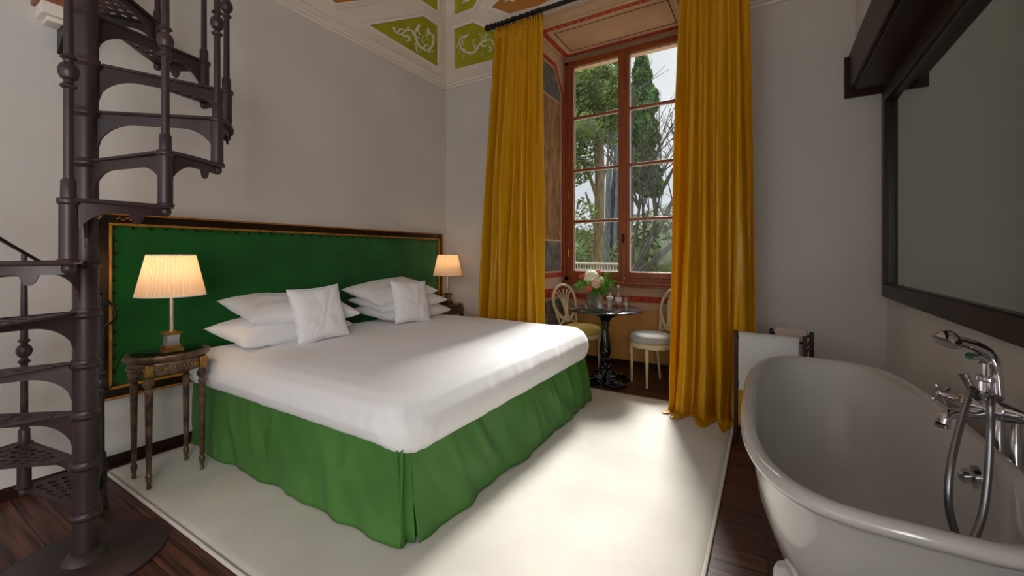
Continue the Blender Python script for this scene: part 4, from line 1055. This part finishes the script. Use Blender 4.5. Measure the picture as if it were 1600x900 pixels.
# ================================================================ OUTSIDE
def leaves(g, c, rad, N_, size, rr, shape='ball', flat=1):
    for _ in range(N_):
        while True:
            p = Vector((rr.uniform(-1, 1), rr.uniform(-1, 1), rr.uniform(-1, 1)))
            if p.length < 1: break
        p = p.normalized()*(p.length**.4)
        q = Vector((c[0]+p.x*rad[0], c[1]+p.y*rad[1], c[2]+p.z*rad[2]))
        d = Vector((rr.gauss(0, 1), rr.gauss(0, 1), rr.gauss(0, 1))).normalized(); e = d.orthogonal().normalized(); s_ = size*rr.uniform(.6, 1.3)
        f_ = d.cross(e)
        g.add([q+e*s_, q+f_*s_*.45, q-e*s_, q-f_*s_*.45], [(0, 1, 2, 3)])
rr = random.Random(11)
gr = G().box((-40, NY+.5, -3.2), (30, 60, -3.0)).build('garden_ground', 'grass', None, smooth=False); struct(gr, 'grassy ground of the garden outside the window', 'ground')
te = G().box((-8, NY+.22, -.3), (4, 9.2, -.02)).build('terrace_floor', 'stone', None, smooth=False); struct(te, 'pale stone terrace outside the window', 'terrace')
def at(px, py, dist): return dp(px, py, dist)
# railing
rl = thing('balustrade', 'pale terrace railing seen through the bottom left panes', 'railing', (-3.5, 9, -.02))
g = G(); za = 1.3-13.5*8.0/658
pA, pB = dp(880, 411, 9.2), dp(972, 412.5, 8.4)
dd = (pB-pA).normalized(); Lr = (pB-pA).length
pA2, pB2 = pA-dd*1.5, pB+dd*.0
g.tube([pA2, pB2], .028, 8); g.tube([pA2-up*.13, pB2-up*.13], .012, 6); g.tube([pA2-up*1.0, pB2-up*1.0], .02, 6); g.build('top_rail', 'stone', rl)
g = G(); n_ = 46
for k in range(n_+1):
    p = pA2.lerp(pB2, k/n_); g.tube([(p.x, p.y, -.02), (p.x, p.y, p.z)], .012, 6)
g.build('railing_bars', 'stone', rl, kind='stuff')
# umbrella-like conifer (left)
t1 = thing('conifer_tree', 'large yellow-green conifer with pale trunk outside the left panes', 'tree', (*dp(935, 420, 16.5).xy, -3.0), group='trees outside the window')
b0 = dp(934, 420, 16.5); b1 = dp(937, 300, 16.4); b2 = dp(936, 200, 16.5)
g = G(); g.tube(cr_spline([(b0.x-.1, b0.y, -3), (b0.x, b0.y, b0.z), b1, b2], 6), [.24-.07*i/18 for i in range(19)], 12)
for (x, y, dx) in ((915, 300, -10), (905, 240, -14), (955, 240, 12), (925, 200, -5), (912, 360, -20)):
    q = dp(x, y, 16.3); s_ = dp(934, y+70, 16.4); g.tube(cr_spline([s_, s_.lerp(q, .5)+up*.1, q], 5), [.10-.07*i/10 for i in range(11)], 7)
g.build('trunk', 'bark', t1)
g = G()
for (x, y, r, n_) in ((915, 130, .75, 900), (945, 120, .6, 700), (905, 165, .8, 900), (940, 165, .7, 800), (925, 150, .8, 900), (955, 145, .5, 500), (915, 200, .6, 500), (900, 220, .6, 420), (895, 130, .8, 700), (960, 185, .45, 360), (898, 265, .5, 260), (905, 330, .45, 200), (955, 210, .4, 200), (900, 380, .5, 240), (915, 240, .4, 160), (880, 180, .8, 600), (880, 260, .8, 500)):
    q = dp(x, y, 16.3+rr.uniform(-.6, .6)); r *= 1.42; leaves(g, q, (r*1.1, r, r*.8), int(n_*1.5), .085, rr); n_ > 450 and g.sphere(tuple(q), r*.62, 12, 8)
g.build('foliage', 'fol1', t1, smooth=False)
# cypress
t2 = thing('cypress_tree', 'tall dark cypress rising behind the middle of the window', 'tree', (*dp(990, 420, 21).xy, -3.0), group='trees outside the window')
g = G(); q0 = dp(962, 420, 13.8)
for k in range(16):
    x = 946+k*2.6+rr.uniform(-1, 1); a = dp(x, 425, 20.6+rr.uniform(-.3, .3)); b = dp(952+k*2.5+rr.uniform(-4, 4), 200, 20.9)
    g.tube([(a.x, a.y, -3), a, a.lerp(b, .5)+Vector((rr.uniform(-.08, .08), 0, 0)), b], [.11, .10, .08, .05], 6)
g.build('trunk', 'greybark', t2)
g = G()
def cyp(cx_, top, bot, wmax, n_, d):
    for _ in range(n_):
        t_ = rr.random()**.8; y = top+(bot-top)*t_; w = wmax*min(1, (t_*3.0)**.6)*(1-.25*max(0, t_-.8)/.2)*(1+.15*sin(t_*23)+.1*sin(t_*51))
        a = rr.uniform(0, 2*PI); rad = rr.random()**.4
        q = dp(cx_+w*rad*cos(a), y, d*1.5+rad*sin(a)*w*.03); dv = Vector((rr.gauss(0, .5), rr.gauss(0, .5), 1)).normalized(); e = dv.orthogonal().normalized(); f_ = dv.cross(e); s_ = rr.uniform(.09, .20)
        an = rr.uniform(0, PI); e = e*cos(an)+f_*sin(an)
        g.add([q+dv*s_, q+e*s_*.5, q-dv*s_, q-e*s_*.5], [(0, 1, 2, 3)])
cyp(1003, 84, 290, 24, 15000, 14.3); cyp(962, 92, 230, 17, 5200, 14.6); cyp(1018, 250, 305, 17, 2200, 13.6)
for (cx_, y0, y1, w) in ((1003, 110, 290, 17), (963, 115, 225, 12), (1018, 258, 300, 11)):
    n_ = int((y1-y0)/9)
    for k in range(n_+1):
        y = y0+(y1-y0)*k/n_; q = dp(cx_, y, 21.3); ww = .8*w*min(1, (.15+(y-y0)/60))*21.3/658; g.sphere(tuple(q), ww, 12, 6, (1, 1, 1.1))
g.build('foliage', 'fol2', t2, smooth=False)
# bare tree
t3 = thing('bare_tree', 'leafless tree with fanning dark branches outside the right panes', 'tree', (*dp(990, 430, 10).xy, -3.0), group='trees outside the window')
g = G()
def branch(p, d, L_, r, lvl):
    pts = [p]; dv = d.copy()
    for k in range(4):
        dv = (dv+Vector((rr.gauss(0, .09), rr.gauss(0, .09), rr.gauss(.02, .06)))).normalized(); pts.append(pts[-1]+dv*L_/4)
    g.tube(pts, [r*(1-.14*k) for k in range(5)], 5 if lvl else 7)
    if lvl >= 4: return
    for k in range(4 if lvl < 3 else 3):
        i = rr.randint(2, 4); nd = (dv+Vector((rr.gauss(0, .38), rr.gauss(0, .3), rr.gauss(.08, .30)))).normalized(); branch(pts[i], nd, L_*rr.uniform(.6, .82), r*.56, lvl+1)
base = dp(985, 440, 9.5); base.z = -3
R3 = Vector((CA, SA, 0))
for k, (dx, dz) in enumerate(((.25, 1), (.5, 1), (.8, 1), (1.1, .85), (.12, 1), (.65, .6))):
    br_ = dp(984+k*4, 425, 9.5+.2*k)
    g.tube([base, Vector((br_.x, br_.y, br_.z))], [.10, .055], 6)
    branch(br_, (R3*dx+up*dz).normalized(), 1.9, .050, 1)
g.build('branches', 'twig', t3)
# scrub behind
for i, (x, y, w, h_, n_, d) in enumerate(((900, 405, 3.0, 1.7, 3600, 24), (955, 400, 3.0, 2.0, 3000, 27), (1010, 385, 3.6, 2.4, 3800, 30), (1055, 375, 4.0, 3.0, 4000, 33.5), (1110, 365, 5, 3.6, 3600, 37), (860, 390, 5, 3.8, 2500, 37), (1035, 410, 1.6, 1.2, 2500, 12.5))):
    q = dp(x, y, d); g = G(); leaves(g, (0, 0, 0), (w, 1.2, h_), n_, .13, rr)
    g.sphere((0, 0, -.2*h_), 1, 14, 10, (w*.8, .9, h_*.75))
    lab = ['rounded olive shrub far behind the railing at the left pane edge', 'rounded olive shrub behind the pale conifer trunk', 'rounded olive shrub behind the bare tree base', 'wide olive shrub far behind the lower right panes', 'tall olive thicket at the far right beyond the bare tree', 'tall olive thicket at the far left beyond the conifer', 'smaller olive shrub nearest the window beneath the bare branches'][i]
    o = g.build('shrub', 'fol3', None, smooth=False); o.location = q
    tag(o, lab, 'shrub', 'olive shrubs in the garden'); 
    g2 = G().tube([(0, 0, -3.0-q.z), (0, 0, 0)], .15, 6).build('trunk', 'bark', o, local=True)
# ================================================================ LIGHT
sc = bpy.context.scene
W_ = bpy.data.worlds.new('sky'); sc.world = W_; W_.use_nodes = True
nt = W_.node_tree; N = nt.nodes.new; Lk = nt.links.new; bg = nt.nodes['Background']
tc = N('ShaderNodeTexCoord'); sep = N('ShaderNodeSeparateXYZ'); Lk(tc.outputs['Generated'], sep.inputs[0])
ramp = N('ShaderNodeValToRGB'); ramp.color_ramp.interpolation = 'EASE'
els = ramp.color_ramp.elements; els[0].position = .0; els[0].color = (.30, .32, .34, 1); els[1].position = 1; els[1].color = (1, 1, 1, 1)
e1 = els.new(.46); e1.color = (.72, .76, .82, 1); e2 = els.new(.62); e2.color = (.95, .97, 1, 1)
mr = N('ShaderNodeMapRange'); mr.inputs[1].default_value = -1; mr.inputs[2].default_value = 1; Lk(sep.outputs[2], mr.inputs[0]); Lk(mr.outputs[0], ramp.inputs[0])
nzn = N('ShaderNodeTexNoise'); nzn.inputs['Scale'].default_value = 3.5; nzn.inputs['Detail'].default_value = 6
mpn = N('ShaderNodeMapping'); mpn.inputs['Scale'].default_value = (1, 1, 2.2); Lk(tc.outputs['Generated'], mpn.inputs[0]); Lk(mpn.outputs[0], nzn.inputs['Vector'])
cr2 = N('ShaderNodeValToRGB'); cr2.color_ramp.elements[0].position = .35; cr2.color_ramp.elements[0].color = (.78, .82, .88, 1); cr2.color_ramp.elements[1].position = .65; cr2.color_ramp.elements[1].color = (1, 1, 1, 1)
Lk(nzn.outputs[0], cr2.inputs[0])
mxw = N('ShaderNodeMix'); mxw.data_type = 'RGBA'; mxw.blend_type = 'MULTIPLY'; mxw.inputs[0].default_value = 1
Lk(ramp.outputs[0], mxw.inputs[6]); Lk(cr2.outputs[0], mxw.inputs[7]); Lk(mxw.outputs[2], bg.inputs[0])
st_ = N('ShaderNodeMapRange'); st_.interpolation_type = 'SMOOTHSTEP'; st_.inputs[1].default_value = .40; st_.inputs[2].default_value = .75; st_.inputs[3].default_value = .95; st_.inputs[4].default_value = 5.0
Lk(sep.outputs[2], st_.inputs[0]); Lk(st_.outputs[0], bg.inputs[1])
def area(name, loc, aim, sx, sy, e, col):
    L_ = bpy.data.lights.new(name, 'AREA'); L_.shape = 'RECTANGLE'; L_.size = sx; L_.size_y = sy; L_.energy = e; L_.color = col
    o = bpy.data.objects.new(name, L_); C.objects.link(o); o.location = loc
    o.rotation_euler = (Vector(aim)-Vector(loc)).to_track_quat('-Z', 'Y').to_euler(); return o
# fill lamps added behind the viewer to brighten the room, no known windows
area('rear_fill_light', (-1.7, YR+.02, 1.95), (-2.3, 3, 1.3), 1.9, 1.8, 9, (1, .985, .96))  # added fill lamp, set in the made-up rear opening
area('side_fill_light', (XR-.02, -1.5, 1.55), (-3, -1.4, 1.55), 1.5, 1.3, 74, (1, .985, .96))  # added fill lamp on the solid right wall, out of view
# hazy sun, soft
s_ = bpy.data.lights.new('hazy_sun', 'SUN'); s_.energy = 10.5; s_.angle = radians(13); s_.color = (1, .97, .93)
so = bpy.data.objects.new('hazy_sun', s_); C.objects.link(so)
so.rotation_euler = Vector((.2, -1, -.9)).to_track_quat('-Z', 'Y').to_euler()
# ================================================================ CAMERA
cam = bpy.data.cameras.new('camera'); co = bpy.data.objects.new('camera', cam); C.objects.link(co); sc.camera = co
co.location = EYEP; co.rotation_euler = (PI/2, 0, ANG)
cam.sensor_width = 36; cam.lens = F/1600*36; cam.shift_y = -(450-HY)/1600; cam.clip_start = .05; cam.clip_end = 200
sc.view_settings.view_transform = 'Standard'; sc.view_settings.look = 'None'; sc.view_settings.gamma = 1; sc.view_settings.use_curve_mapping = False
sc.view_settings.exposure = 0.0
sc.cycles.max_bounces = 8; sc.cycles.diffuse_bounces = 5; sc.cycles.transparent_max_bounces = 12
sc.cycles.sample_clamp_indirect = 6
sc.cycles.use_denoising = True
